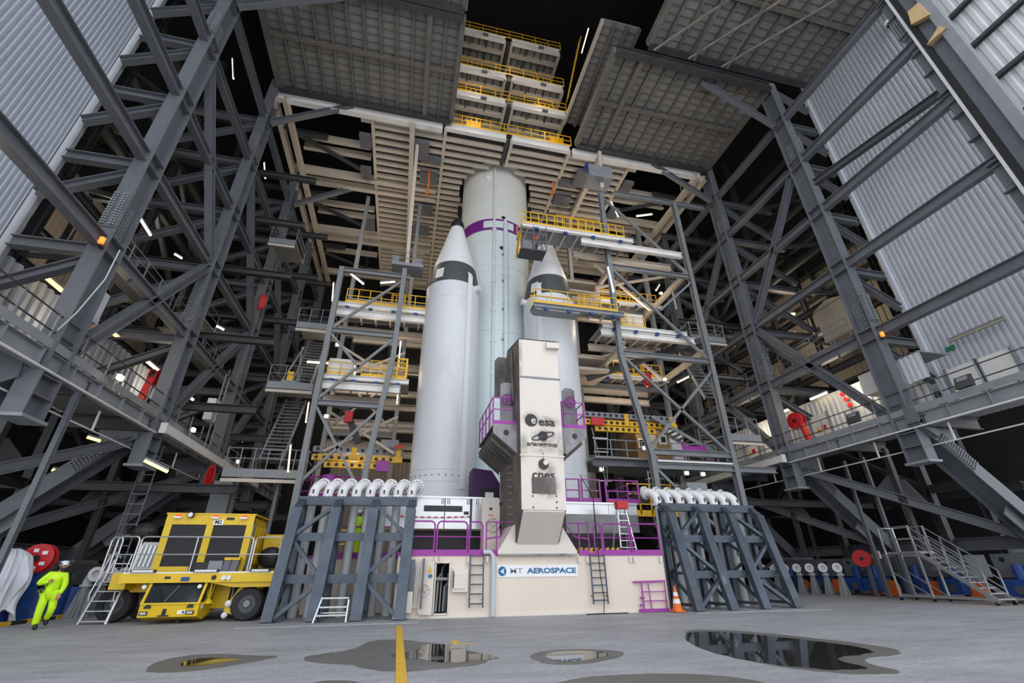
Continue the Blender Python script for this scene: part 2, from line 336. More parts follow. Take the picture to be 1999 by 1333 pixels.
# ================================================================ COLUMNS
NODES = [27.4, 23.6, 19.65, 15.75, 11.6]
LX, RX = -11.03, 21.8
YS = [14.95, 21.85, 29.3, 36.8, 44.2]
ORD = ['nearest', 'second', 'third', 'fourth', 'fifth']
def bolts(m, o, du, dv, nrm, nu, nv, su, sv, r=.042, h=.085):
    for i in range(nu):
        for j in range(nv):
            p = V(o) + V(du)*(i-(nu-1)/2)*su + V(dv)*(j-(nv-1)/2)*sv; m.cyl(p, p + V(nrm)*h, r, 5)
    return m
for sx, cx, sd in ((-1, LX, 'left'), (1, RX, 'right')):
    for i, y in enumerate(YS):
        y = y - (.2 if sx > 0 and i == 0 else 0)
        t = thing('steel_column', f'{ORD[i]} tall gray steel column of the {sd} row standing above the gallery', 'column', (cx, y, 5.4))
        yc = y + .45; inn = -sx
        MB().ibm((cx, yc, 5.45), (cx, yc, 31), .56, .9, (0,1,0), .05).build('shaft', 'steel', t)
        MB().box(cx-.36, cx+.36, y-.08, y+.98, 5.36, 5.46).build('base_plate', 'steel_light', t)
        if i < 4:
            for z in NODES + [6.4]:
                m = MB()
                for dz in (-.3, .3): m.box(cx-.27, cx+.27, yc-.4, yc+.4, z+dz-.02, z+dz+.02)
                m.build('stiffener', 'steel', t)
        if i < 3:
            for z0, z1 in ((12.2, 13.8), (24.0, 25.6)):
                z = (z0+z1)/2; m = MB().box(cx-.27, cx+.27, y-.035, y, z0, z1); p = m.build('splice_plate', 'steel', t)
                m = bolts(MB(), (cx-.15, y-.035, z), (1,0,0), (0,0,1), (0,-1,0), 2, 13, .09, .115)
                bolts(m, (cx+.15, y-.035, z), (1,0,0), (0,0,1), (0,-1,0), 2, 13, .09, .115)
                b = m.build('bolts', 'steel_light', p); b['kind'] = 'stuff'
                m = MB().box(cx+inn*.02, cx+inn*.05, yc-.3, yc+.3, z0-.3, z1-.3); p = m.build('splice_plate', 'steel', t)
                b = bolts(MB(), (cx+inn*.05, yc, z-.3), (0,1,0), (0,0,1), (inn,0,0), 4, 13, .13, .115).build('bolts', 'steel_light', p); b['kind'] = 'stuff'
        # outward ties and diagonals in the plane of the column
        xo = cx + sx*(2.75 if i == 0 else 5.2)
        b = thing('outrigger_bracing', f'outward tie beams and slanting braces fixed to the {ORD[i]} {sd} column', 'bracing', (cx + sx*1.5, y, 8))
        for z in NODES:
            MB().ibm((cx+sx*.28, yc, z-.15), (xo, yc, z-.15), .3, .42, (0,0,1)).build('tie_beam', 'steel', b)
            k = 2.9 if i == 0 else 5.2
            MB().ibm((cx+sx*.28, yc, z-.55), (cx+sx*k, yc, z-.55-k*.55), .3, .34, (0,0,1)).build('diagonal_brace', 'steel', b)
        if i == 0: MB().ibm((cx+sx*.28, yc, 30.8), (cx+sx*2.9, yc, 29.4), .3, .34).build('diagonal_brace', 'steel', b)
        # heavy inclined leg below the gallery
        lx = cx + sx*5.3; lg = thing('inclined_leg', f'heavy inclined steel leg running outward and down from the {ORD[i]} {sd} column', 'leg beam', (cx + sx*3, y, 2.0))
        p0, p1 = V((cx+sx*.3, yc, 7.0)), V((lx, yc, 2.05)); d = (p1-p0).normalized()
        MB().ibm(p0, p1, .62, .95, (0,1,0), .05).build('shaft', 'steel', lg)
        q0, q1 = p0 + d*.7, p0 + d*2.6; up = V((0,1,0)); s_ = d.cross(up)
        pl = MB().bar(q0, q1, .58, .03, up, (0, -.49)).build('splice_plate', 'steel', lg)
        mm = bolts(MB(), (q0+q1)/2 + V((0,-.505,0)), s_, d, (0,-1,0), 4, 15, .12, .12); mm.build('bolts', 'steel_light', pl)['kind'] = 'stuff'
        MB().prism([p0+V((0,-.52,.5)), p0+V((sx*1.5,-.52,.2)), p0+V((sx*1.1,-.52,-1.2)), p0+V((-sx*.1,-.52,-.5))], (0,.04,0)).build('gusset_plate', 'steel', lg)
        MB().bar(p0+d*4.2-V((0,0,.5)), p0+d*5.2-V((0,0,.5)), .5, .06, up, (0,-.1)).build('bracket', 'steel_light', lg)
        MB().box(lx-.8, lx+.8, y-.5, y+1.5, 1.9, 2.05).build('foot_plate', 'steel_light', lg)
    # bays between columns
    for i in range(4):
        ya, yb = YS[i]+.93, YS[i+1]-.03; tf = ['first', 'second', 'third', 'fourth'][i]
        b = thing('bay_bracing', f'longitudinal beams and diagonals of the {tf} bay from the front in the {sd} column row', 'bracing', (cx, (ya+yb)/2, 8))
        for z in NODES: MB().ibm((cx, ya, z), (cx, yb, z), .32, .46).build('longitudinal_beam', 'steel', b)
        MB().ibm((cx, ya, 23.2), (cx, yb, 15.9), .34, .40, (0,0,1)).build('diagonal_brace', 'steel', b)
        MB().ibm((cx, yb, 15.5), (cx, ya, 7.7), .34, .40, (0,0,1)).build('diagonal_brace', 'steel', b)
        for k in range(3):
            y = ya + 1.2 + k*2.1; MB().bar((cx, y, 11.2), (cx, y, 12.4), .07, .07).build('stub_post', 'steel', b)
        # low brace from the foot of one leg up to the next column
        k = thing('knee_brace', f'long flat brace rising inward beneath the {sd} gallery in the {tf} bay', 'brace', (cx+sx*3, (ya+yb)/2, 2.3))
        MB().ibm((cx+sx*5.2, YS[i]+.5, 2.35), (cx+sx*.4, yb+.3, 6.5), .45, .42).build('brace', 'steel', k)
        p = V((cx+sx*2.8, (YS[i]+.5+yb+.3)/2, 4.43)); dd = V((-sx*4.8, yb-YS[i]-.2, 4.15)).normalized()
        MB().prism([p-dd*1.0+V((0,0,.2)), p+dd*1.0+V((0,0,.2)), p+dd*.3+V((0,0,1.1)), p-dd*.4+V((0,0,1.1))], (sx*.05,0,0)).build('gusset_plate', 'steel_dark', k)
        MB().bar((cx+sx*2.8, p.y, 7.0), (cx+sx*2.8, p.y, 2.0), .25, .25).build('hanger_post', 'steel_dark', k)
    # first bay towards the viewer
    b = thing('front_beams', f'long girder beams running forward from the nearest {sd} column across the silver cladding', 'beams', (cx, 11, 11))
    for z in NODES: MB().ibm((cx, YS[0], z), (cx, 3.5 if sx < 0 else 7.6, z), .34, .5).build('longitudinal_beam', 'steel', b)
    if sx > 0: MB().ibm((cx, YS[0], 21.6), (cx+2.6, 7.6, 22.3), .3, .4).build('longitudinal_beam', 'steel_dark', b)
    # foot beam on the wheels
    fb = thing('foot_beam', f'long gray foot beam lying along the {sd} side of the hall over the wheel carriages', 'beam', (cx+sx*5.3, 25, 1.9))
    MB().ibm((cx+sx*5.3, 9, 2.35), (cx+sx*5.3, 46, 2.35), .5, .55).build('beam', 'steel', fb)
    # knee braces to the ceiling deck
    kb = thing('ceiling_knee_braces', f'slanting struts from the {sd} column tops inward to the ceiling deck', 'bracing', (cx-sx*2, 18, 27))
    for y in (YS[0]+.45, YS[1]+.45, YS[2]+.45):
        MB().ibm((cx-sx*.3, y, 27.3), (cx-sx*5.0, y, 30.4), .3, .36).build('strut', 'steel', kb)
# near column structure at the right edge
t = thing('door_post', 'broad gray door post with black seal strip slanting across the upper right corner', 'door post', (21.6, 7.3, 5))
def strip(xa, xb, m, nm, x=21.5, th=.3, dz=0):
    ya, yb = AX(xa, 115, x).y, AX(xb, 115, x).y
    return MB().box(x+dz, x+dz+th, min(ya,yb), max(ya,yb), 5, 46).build(nm, m, t)
strip(1780, 1812, 'steel', 'web_plate', dz=.25); strip(1810, 1818, 'skirt_white', 'edge_trim', dz=-.05); strip(1817, 1834, 'black', 'seal_strip', dz=-.02)
strip(1833, 1874, 'steel', 'web_plate', dz=.15); strip(1879, 1912, 'steel_light', 'flange', dz=-.1)
for k in range(4): x = 1873+k*1.7; strip(x, x+1, 'steel_light', 'cable', dz=.08, th=.06)
ya, yb = AX(1782, 115, 21.75).y, AX(1811, 115, 21.75).y
for k in range(17):
    z = 7 + k*1.45; MB().box(21.55, 21.78, min(ya,yb), max(ya,yb), z, z+.05).build('stiffener', 'steel', t)
bolts(MB(), (21.74, (ya+yb)/2, 25), (0,1,0), (0,0,1), (-1,0,0), 4, 16, .11, .1).build('bolts', 'steel_light', t)['kind'] = 'stuff'
p = AX(1790, 28, 21.3); MB().prism([p+V((0,-.3,-.6)), p+V((0,.35,-.2)), p+V((0,.2,.6)), p+V((0,-.25,.5))], (.3,0,0)).build('wooden_wedge', 'wood', label='wrapped wooden wedge strapped to the gray door post near the top right', cat='wedge')
p = AX(1828, 66, 21.3); MB().prism([p+V((0,-.35,-.15)), p+V((0,.45,-.05)), p+V((0,-.2,.25))], (.3,0,0)).build('wooden_wedge', 'wood', label='second wooden wedge below the wrapped one on the gray door post', cat='wedge')
# ================================================================ GALLERIES
for sx, cx, sd in ((-1, LX, 'left'), (1, RX, 'right')):
    g = thing('gallery', f'raised steel gallery with fascia beam and handrails along the {sd} side of the hall', 'gallery', (cx+sx*1.5, 25, 6.8))
    y0 = 6.5 if sx < 0 else 8.0
    ix = cx - sx*.1; ox = cx + sx*3.0
    MB().box(min(ix, ox), max(ix, ox), y0, 46, 7.38, 7.46).build('floor_plate', 'deck_gray', g)
    MB().chan((ix, y0, 7.12), (ix, 46, 7.12), .16, .62, (0,0,1), .03, sx).build('fascia_beam', 'steel_light', g)
    MB().bar((ix-sx*.1, y0, 7.6), (ix-sx*.1, 46, 7.6), .02, .28).build('toe_board', 'steel_light', g)
    for k in range(26):
        y = y0 + .8 + k*1.5
        MB().box(ix-.09, ix+.09, y-.015, y+.015, 6.84, 7.4).build('stiffener', 'steel_light', g)
        MB().bar((ix, y, 7.46), (ix, y, 8.55), .05, .05).build('post', 'steel_light', g)
    for z in (8.0, 8.55): MB().tube([(ix, y0, z), (ix, 46, z)], .025, 6).build('rail', 'steel_dark', g)
    for k in range(9): y = y0 + 2 + k*4.4; MB().ibm((ix, y, 7.05), (ox, y, 7.05), .2, .5).build('joist', 'steel_dark', g)
    MB().tube([(ix-sx*.18, y0, 6.83), (ix-sx*.18, 22.0, 6.83)], .035, 6).build('conduit', 'white_steel', g)
    # pipe hung below
    hp = thing('hung_pipe', f'thin white pipe hung on brackets beneath the {sd} gallery edge', 'pipe', (cx, 18, 6.2))
    MB().tube([(cx+sx*.4, y0, 6.1), (cx+sx*.4, 40, 6.1)], .03, 6).build('pipe', 'white_steel', hp)
    for k in range(7): y = y0 + 2.5 + k*3.4; MB().bar((cx+sx*.4, y, 6.1), (cx+sx*.4, y, 6.85), .06, .06).build('hanger', 'white_steel', hp)
    # pale edge girder further back
    e = thing('edge_girder', f'pale box girder fixed along the far edge of the {sd} gallery', 'girder', (cx-sx*.6, 29, 6.85))
    MB().box(cx-sx*.45-.12, cx-sx*.45+.12, 22.2, 37.2, 6.9, 7.28).build('box', 'white_steel', e); MB().box(cx-sx*.45-.13, cx-sx*.45+.13, 22.1, 22.2, 6.86, 7.32).build('end_cap', 'white_steel', e)
# left gallery back wall and its fittings
corr(-14.05, 4, -14.05, 15.5, 7.46, 11.2, .42, -.1).build('wall_gallery_left', 'clad_gray', kind='structure')
corr(-14.3, 15.9, -14.3, 33, 7.46, 11.4, .42, -.1).build('wall_gallery_left_rear', 'clad_gray', kind='structure')
corr(24.4, 33, 24.4, 15.2, 7.46, 10.6, .34, -.09).build('wall_gallery_right', 'clad_white', kind='structure')
MB().box(24.45, 30, 15.3, 33, 10.6, 10.75).build('trim_3', 'clad_white', kind='structure')
def gdoor(x, y, sx, n, sign):
    w = .62; d = thing(f'door_{n}', None, None, (x, y, 7.46), kind='structure')
    MB().box(x-.05, x+.05, y-w, y+w, 7.46, 9.75).build('door_leaf', 'white_steel' if sx > 0 else 'clad_beige', d)
    fx = x - sx*.07
    MB().bar((fx, y-w-.05, 7.46), (fx, y-w-.05, 9.8), .06, .1).build('door_frame', 'steel_light', d); MB().bar((fx, y+w+.05, 7.46), (fx, y+w+.05, 9.8), .06, .1).build('door_frame', 'steel_light', d)
    MB().box(fx-.03, fx+.03, y-.42, y-.36, 8.2, 8.5).build('door_handle', 'black', d)
    if sign:
        MB().box(fx-.01, fx+.01, y-.33, y-.02, 8.75, 9.05).build('red_sign', 'red', d)
        MB().prism([(fx, y+.04, 8.72), (fx, y+.4, 8.72), (fx, y+.22, 9.05)], (-sx*.02, 0, 0)).build('warning_triangle', 'mark_yellow', d)
p = AX(1592, 800, 24.2); gdoor(24.28, p.y, 1, 1, True)
p = AX(1465, 870, 24.2); gdoor(24.28, p.y, 1, 2, True)
p = AX(1885, 735, 24.7); gdoor(24.75, p.y, 1, 3, False); gdoor(24.75, p.y-1.28, 1, 4, False)
p = AX(215, 690, -14.1); gdoor(-14.15, p.y, -1, 5, False)
# tube lamps over the galleries
def tube_lamp(p, d, ln, m, label, nm='tube_lamp', house='steel_light', w=.12, cat='lamp', grp=None):
    p, d = V(p), V(d).normalized(); t = thing(nm, label, cat, p, grp)
    MB().bar(p-d*ln/2+V((0,0,.09)), p+d*ln/2+V((0,0,.09)), w*1.3, .08).build('housing', house, t)
    MB().bar(p-d*ln/2, p+d*ln/2, w, .1).build('tube', m, t); return t
for px, py, X, ln, m, lb in ((100, 550, -13.8, 1.3, 'tube_amber', 'amber tube lamp glowing on ribbed wall left of the nearest left column'), (222, 651, -13.8, 1.1, 'tube_amber', 'amber tube lamp over beige gallery door behind nearest left column'),
        (300, 716, -13.8, 1.5, 'tube_warm', 'warm tube lamp above red hose reel on left gallery'), (369, 774, -14.0, 1.3, 'tube_warm', 'warm tube lamp over ribbed gallery wall behind second left column'),
        (468, 858, -14.0, 1.3, 'tube_warm', 'warm tube lamp far along the left gallery behind third column'),
        (1598, 773, 24.0, 1.2, 'tube_warm', 'warm tube lamp above white gallery door with warning signs'), (1537, 800, 24.0, .9, 'tube_warm', 'short warm tube lamp above red hose reel on right gallery'),
        (1905, 645, 24.6, 2.3, 'clad_beige', 'unlit beige tube lamp housing on silver cladding above the right gallery')):
    p = AX(px, py, X); tube_lamp(p, (0,1,0), ln, m, lb)
for px, py, X in ((235, 737, -10.5), (378, 839, -10.5), (465, 901, -10.5)):
    p = AX(px, py, X); t = thing('floodlight', {235: 'bright floodlight on left gallery rail below the hose reel', 378: 'bright floodlight at left gallery edge above pale girder', 465: 'small floodlight at far end of left gallery edge'}[px], 'floodlight', p)
    MB().cbox(p, .1, .24, .18).build('lens', 'flood', t); MB().cbox(p+V((-.1,0,0)), .08, .3, .22).build('housing', 'steel_light', t); MB().bar(p-V((.1,0,.13)), p-V((.1,0,.5)), .04, .04).build('stand', 'steel_light', t)
# hose reels
def reel(p, r, nrm, lb, stand=True, hub='black', disc='red', w=.3):
    p, nrm = V(p), V(nrm).normalized(); t = thing('hose_reel', lb, 'hose reel', p)
    MB().disc(p + nrm*w/2, nrm, r, .05, 24).build('side_disc', disc, t); MB().disc(p - nrm*w/2, nrm, r, .05, 24).build('side_disc', disc, t)
    MB().cyl(p - nrm*w/2, p + nrm*w/2, r*.82, 20).build('hose_roll', 'black', t); MB().disc(p+nrm*(w/2+.05), nrm, r*.22, .06, 12).build('hub', hub, t)
    if stand: MB().bar(p+V((0,-.25,-.1)), p+V((0,-.5,-1.3)), .3, .22).build('stand', 'red', t)
    return t
p = AX(300, 750, -11.8); reel((p.x, p.y, p.z+.3), .42, (1,0,0), 'red and black hose reel standing on the left gallery under the warm lamp', disc='red')
p = AX(1555, 822, 22.6); reel(p, .5, (-1,-.2,0), 'bright red hose reel on the right gallery beside the second column')
# white cabinet boxes on gallery columns
p = AX(185, 590, -11.2); MB().box(-11.6, -11.2, p.y-.55, p.y+.55, p.z-.6, p.z+.6).build('cabinet', 'clad_silver', label='pale square cabinet on bracket beside the nearest left column', cat='cabinet')
p = AX(420, 805, -10.6); t = thing('lift_cabinet', 'pale upright cabinet with guide rails on left gallery edge between second and third columns', 'cabinet', (-10.7, p.y, p.z-.7))
MB().box(-11.0, -10.6, p.y-.35, p.y+.35, p.z-.5, p.z+.7).build('box', 'white_steel', t)
for d in (-.28, .28): MB().bar((-10.5, p.y+d, p.z-2), (-10.5, p.y+d, p.z+2.2), .06, .06).build('guide_rail', 'steel_light', t)
p = AX(1690, 700, 22.6); MB().box(22.8, 23.6, p.y-.9, p.y+.9, 9.3, 10.4).build('cabinet', 'white_steel', label='plain white cabinet standing on the right gallery behind the nearest right column', cat='cabinet')
p = AX(1785, 722, 22.9); MB().box(22.5, 24.3, p.y-.7, p.y+.7, p.z+.6, p.z+.66).build('hood_bracket', 'steel_light', label='flat bracket plate above the shiny ribbed hood', cat='bracket'); corr(22.5, p.y+.75, 22.5, p.y-.75, p.z-.65, p.z+.65, .25, -.08).build('ribbed_hood', 'clad_white', label='shiny ribbed metal hood beside the nearest right column', cat='hood')
p = AX(1790, 790, 22.2); t = thing('cable_duct', 'gray cable duct curving down over the right gallery edge beside the column', 'duct', (22, p.y, 6.6))
MB().bar((21.9, p.y, 8.5), (21.6, p.y, 7.0), .5, .3, (1,0,0)).build('duct_section', 'steel', t); MB().bar((21.6, p.y, 7.05), (22.4, p.y, 6.5), .5, .3, (1,0,0)).build('duct_section', 'steel', t)
p = AX(1640, 625, 26.5); t = thing('equipment_cabin', 'pale gray equipment cabin on an upper floor behind the right columns', 'cabin', (27, p.y, 12))
MB().box(26.0, 28, p.y-1.1, p.y+1.1, p.z-1.2, p.z+1.1).build('body', 'clad_beige', t); MB().prism([(25.9, p.y-1.2, p.z+1.1), (25.9, p.y+1.2, p.z+1.1), (25.9, p.y, p.z+1.5)], (2.2,0,0)).build('roof', 'clad_beige', t)
for d in (-.03, .03): MB().box(25.96, 26, p.y+d*10-.22, p.y+d*10+.22, p.z-.9, p.z+.6).build('door_leaf', 'clad_beige', t)
# beacon lamps on columns
for px, py, Y, lb, m in ((199, 469, 14.7, 'orange beacon lamp on the nearest left column', 'lens_orange'), (1722, 652, 14.5, 'orange beacon lamp on the nearest right column', 'lens_orange')):
    p = AY(px, py, Y); t = thing('beacon', lb, 'beacon lamp', p); MB().cyl(p-V((0,0,.12)), p+V((0,0,.1)), .085, 10).build('lens', m, t); MB().cbox(p+V((0,.08,-.2)), .12, .16, .1).build('bracket', 'black', t)
p = AX(1733, 46, 24.55); t = thing('camera_dome', 'small white surveillance camera dome below the upper right roof edge', 'camera', p); MB().ball(p, .22, 10, 6).build('dome', 'pipe_white', t); MB().bar(p, (24.95, p.y, p.z+.1), .08, .08).build('arm', 'steel_light', t); MB().cyl(p-V((0,0,.05)), p-V((0,0,.22)), .12, 10).build('lens', 'black', t)
# ================================================================ CEILING DECKS
def deck(nm, x0, x1, y0, y1, z, label, n, mids, inner):
    t = thing(nm, label, 'ceiling deck', ((x0+x1)/2, (y0+y1)/2, z))
    dx = (x1-x0)/n
    for i in range(n):
        a, b = x0+i*dx+.07, x0+(i+1)*dx-.07
        MB().box(a, b, y0, y1, z, z+.1).build('panel', 'deck_gray', t)
        m = MB(); k = int((y1-y0)/.46)
        for j in range(1, k): y = y0 + j*(y1-y0)/k; m.box(a, b, y-.02, y+.02, z-.05, z)
        m.build('stiffener_ribs', 'deck_beam', t)['kind'] = 'stuff'
    for i in range(n+1):
        x = x0+i*dx; big = i in inner; w, h = (.3, .5) if big else (.14, .26)
        MB().box(x-w/2, x+w/2, y0, y1, z-h, z+.05).build('joist', 'deck_beam', t)
    for y in mids: MB().box(x0, x1, y-.11, y+.11, z-.34, z).build('cross_beam', 'deck_beam', t)
    for y in (y0, y1): MB().ibm((x0, y, z-.25), (x1, y, z-.25), .4, .6).build('edge_beam', 'steel_dark', t)
    return t
deck('ceiling_deck', -10.7, .75, 14.95, 21.9, 30.65, 'gray ribbed ceiling deck high at upper left between the second and nearest columns', 12, [18.4], (0, 10, 12))
deck('ceiling_deck', -10.7, .75, 7.4, 14.5, 30.65, 'gray ribbed ceiling deck cut by the top edge of the photo at upper left', 12, [11.0], (0, 10, 12))
deck('ceiling_deck', 10.3, 21.5, 14.75, 21.9, 30.65, 'gray ribbed ceiling deck at upper right behind the nearest right column', 12, [18.3], (0, 2, 12))
deck('ceiling_deck', 12.4, 24.6, 7.4, 14.3, 31.3, 'gray ribbed ceiling deck with crossed rods at top edge of photo on the right', 12, [10.8], (0, 12))
t = thing('rod_bracing', 'thin crossed pipe braces hanging under the upper right ceiling deck', 'bracing', (17, 11, 29.5))
for (xa, ya), (xb, yb) in (((12.6, 14.2), (17, 9)), ((15, 14.2), (19.5, 9)), ((17.4, 14.2), (22, 9)), ((15.4, 14.2), (14.9, 8)), ((17.8, 14.2), (17.6, 8))):
    MB().cyl((xa, ya, 30.3), (xb, yb, 30.6), .09, 6).build('rod', 'deck_beam', t)
# deck edge seen beside the central shaft, one floor up
t = thing('shaft_deck', 'second ribbed deck edge one floor above beside the central shaft', 'ceiling deck', (10, 20, 34))
MB().box(9.9, 12.6, 15, 23, 34.2, 34.3).build('panel', 'deck_gray', t)
for x in (9.9, 10.8, 11.7, 12.6): MB().box(x-.1, x+.1, 15, 23, 33.9, 34.2).build('joist', 'beige_steel' if x < 10 else 'deck_beam', t)
for k in range(16): y = 15.4+k*.5; MB().box(9.9, 12.6, y-.02, y+.02, 34.14, 34.2).build('rib', 'deck_beam', t)
# ================================================================ ROCKET
CX, CY, CR = 5.15, 28.1, 2.7
fa = math.atan2(-CY, -CX)                       # azimuth on the core that faces the camera side
def cpt(ang, r, z): return V((CX + r*math.cos(fa+ang), CY + r*math.sin(fa+ang), z))
t = thing('core_stage', 'tall pale blue-gray rocket core stage standing between two white boosters', 'rocket stage', (CX, CY, 4.0))
MB().lathe([(CR, 4.0), (CR, 24.0)], (CX, CY), 72).build('lower_tank', 'core_paint', t, True)
MB().lathe([(CR+.004, 24.0), (CR+.004, 32.5)], (CX, CY), 72).build('upper_tank', 'core_warmlit', t, True)
for z in (9.2, 15.5, 20.8, 22.9, 26.4): MB().lathe([(CR, z-.03), (CR+.03, z-.015), (CR+.03, z+.015), (CR, z+.03)], (CX, CY), 72, cap=False).build('ring_seam', 'core_paint', t, True)
MB().lathe([(CR+.03, 23.95), (CR+.05, 24.0), (CR+.05, 24.95), (CR+.03, 25.0)], (CX, CY), 72, cap=False).build('purple_band', 'purple_cloth', t, True, label='purple fabric band')
a = fa; MB().lathe([(CR+.06, 24.15), (CR+.07, 24.2), (CR+.07, 24.75), (CR+.06, 24.8)], (CX, CY), 24, a-.30, a+.55, cap=False).build('band_window', 'core_paint', t, True)
MB().tube([cpt(0, CR+.1, 4), cpt(0, CR+.1, 32)], .09, 8).build('cable_duct', 'core_paint', t, True)
MB().tube([cpt(.30, CR+.14, 4), cpt(.30, CR+.14, 24.3), cpt(.30, CR-.05, 24.9)], .16, 10).build('feed_line', 'core_paint', t, True)
for k in range(11):
    z = 5.5 + k*2.3
    for da in (-.035, .035): MB().cbox(cpt(da, CR+.08, z), .09, .09, .2).build('clamp', 'core_paint', t)
    if z < 24: MB().lathe([(.20, z+.5), (.20, z+.62)], cpt(.30, CR+.14, 0)[:2], 12).build('pipe_collar', 'core_paint', t); MB().cbox(cpt(.24, CR+.1, z+.1), .14, .14, .12).build('clamp', 'steel_light', t)
for da, z, c in ((.25, 25.2, 'black'), (.2, 22.3, 'black')):
    p = cpt(da, CR+.03, z); n = (p - V((CX, CY, z))).normalized(); sd = V((-n.y, n.x, 0)); h = .18
    MB().prism([p-sd*h, p+V((0,0,-h)), p+sd*h, p+V((0,0,h))], n*.02).build('diamond_mark', c, t)
p = cpt(-.18, CR+.02, 29.3); MB().cbox(p, .4, .06, .3).build('access_patch', 'booster_white', t)
def booster(bx, by, label, stripe_a, sticker, knob_a):
    f0 = math.atan2(-by, -bx); P = lambda a, r, z: V((bx + r*math.cos(f0+a), by + r*math.sin(f0+a), z)); c = (bx, by)
    t = thing('booster', label, 'booster', (bx, by, 4.6)); R = 1.7
    MB().lathe([(R+.03, 4.6), (R+.03, 4.75), (R, 4.76), (R, 17.3)], c, 64).build('motor_case', 'booster_paint', t, True)
    MB().lathe([(R, 17.3), (R-.01, 17.45), (1.42, 18.95)], c, 64, cap=False).build('gray_band', 'band_gray', t, True, label='dark gray band')
    MB().lathe([(1.42, 18.95), (1.405, 19.05), (.44, 22.75), (.42, 22.8)], c, 64).build('nose_cone', 'booster_white', t, True)
    MB().lathe([(.45, 22.7), (.5, 22.9), (.42, 23.25), (.25, 23.5), (.01, 23.6)], c, 32).build('nose_cap', 'black', t, True)
    for z in (5.35, 5.95, 16.2): MB().lathe([(R, z-.02), (R+.02, z-.01), (R+.02, z+.01), (R, z+.02)], c, 64, cap=False).build('ring_seam', 'booster_paint', t, True)
    a0 = f0 + stripe_a; MB().lathe([(R, 5.0), (R+.05, 5.02), (R+.05, 17.9), (R-.1, 18.2)], c, 4, a0-.10, a0+.10, cap=False).build('cable_tunnel', 'booster_white', t, label='white vertical cable tunnel')
    for k in range(13): p = P(-1.1+k*.2, R+.01, 5.65); MB().cbox(p, .05, .05, .05).build('bolt', 'steel_dark', t)
    p = [P(sticker+da, r, z) for da, r, z in ((-.16, 1.68, 17.6), (.16, 1.68, 17.6), (.17, 1.56, 18.35), (-.17, 1.56, 18.35))]
    MB().prism(p, (p[0]-V((bx, by, p[0].z))).normalized()*.03).build('sticker', 'booster_white', t)
    p = P(knob_a, R+.1, 17.2); MB().cyl(P(knob_a, R-.1, 17.2), P(knob_a, R+.3, 17.2), .2, 12).build('attachment_knob', 'pipe_white', t, True)
    for k, z in enumerate((5.5, 5.8)): MB().cbox(P(0, R+.02, z), .05, .05, .16).build('marker', 'pipe_white', t)
    return t
booster(1.86, 24.6, 'white solid booster with gray band left of the core stage', .62, -.6, .95)
booster(8.30, 24.65, 'white solid booster right of the core, partly behind yellow railed platforms', -.33, -.55, -1.1)
# ================================================================ LAUNCH TABLE
FY = 17.5; TZ = 1.88
t = thing('launch_table', 'cream steel launch table carrying the rocket, doors and ladders on its front', 'launch table', (3.4, 24, 0))
dx0, dx1 = AY(848, 1150, FY).x, AY(876, 1150, FY).x; dz0, dz1 = .12, AY(860, 1098, FY).z
TX0, TX1 = -3.3, 10.0
TS = AY(792, 1150, FY).x - .35; FB = 20.1
MB().box(TX0, TS, FB, FB+.12, .02, TZ).build('rear_front_wall', 'cream', t); MB().box(TS, TS+.12, FY+.12, FB, .02, TZ).build('return_wall', 'cream', t)
m = MB().box(TS, dx0, FY, FY+.12, .02, TZ).box(dx1, TX1, FY, FY+.12, .02, TZ).box(dx0, dx1, FY, FY+.12, dz1, TZ).box(dx0, dx1, FY, FY+.12, .02, dz0)
m.build('front_wall', 'cream', t)
for z in (.94,): pass
MB().box(TX0, TX0+.12, FB+.12, 37, .02, TZ).build('side_wall', 'cream', t); MB().box(TX1-.12, TX1, FY+.12, 37, .02, TZ).build('side_wall', 'cream', t)
MB().box(TS, TX1, FY, FB, TZ, TZ+.06).box(TX0, TX1, FB, 37, TZ, TZ+.06).build('deck_plate', 'cream_clean', t)
MB().box(dx0-.3, dx1+.5, FY+1.6, FY+1.7, .02, TZ).build('inner_wall', 'steel_dark', t)
MB().box(TS, TX1, FY-.03, FY, 0.0, .08).build('base_strip', 'cream_clean', t)
dr = t
fr = MB()
for a, b in (((dx0, dz0), (dx0, dz1)), ((dx1, dz0), (dx1, dz1)), ((dx0, dz1), (dx1, dz1)), ((dx0, dz0), (dx1, dz0))): fr.bar((a[0], FY-.03, a[1]), (b[0], FY-.03, b[1]), .05, .06, (0,1,0))
fr.build('hatch_frame', 'cream_clean', t)
for k, (x, z0, z1, r) in enumerate(((.12, .15, 1.2, .04), (.25, .15, 1.5, .03), (.38, .15, .9, .05), (.48, .1, 1.3, .02))):
    MB().tube([(dx0+x, FY+.5+.1*k, z0), (dx0+x+.03, FY+.5+.1*k, z1), (dx0+x+.15, FY+.6+.1*k, z1+.12)], r, 6).build('inner_pipe', 'pipe_gray', t)
MB().tube([(dx0+.02, FY+.4, 1.15), (dx1-.02, FY+.4, 1.15)], .05, 8).build('inner_pipe', 'pipe_gray', t)
def wheel(p, r, parent, m='cream_clean', nrm=(0,-1,0)):
    p = V(p); nrm = V(nrm).normalized(); sd = nrm.cross(V((0,0,1))).normalized(); u = V((0,0,1))
    w_ = MB().tube([p + (sd*math.cos(2*PI*k/14) + u*math.sin(2*PI*k/14))*r for k in range(14)], r*.11, 6, True).build('hand_wheel', m, parent)
    for k in range(5): d = sd*math.cos(2*PI*k/5+.3) + u*math.sin(2*PI*k/5+.3); MB().cyl(p, p+d*r, r*.07, 5).build('spoke', m, w_)
    MB().cyl(p - nrm*.06, p + nrm*.04, r*.18, 8).build('hub', m, w_)
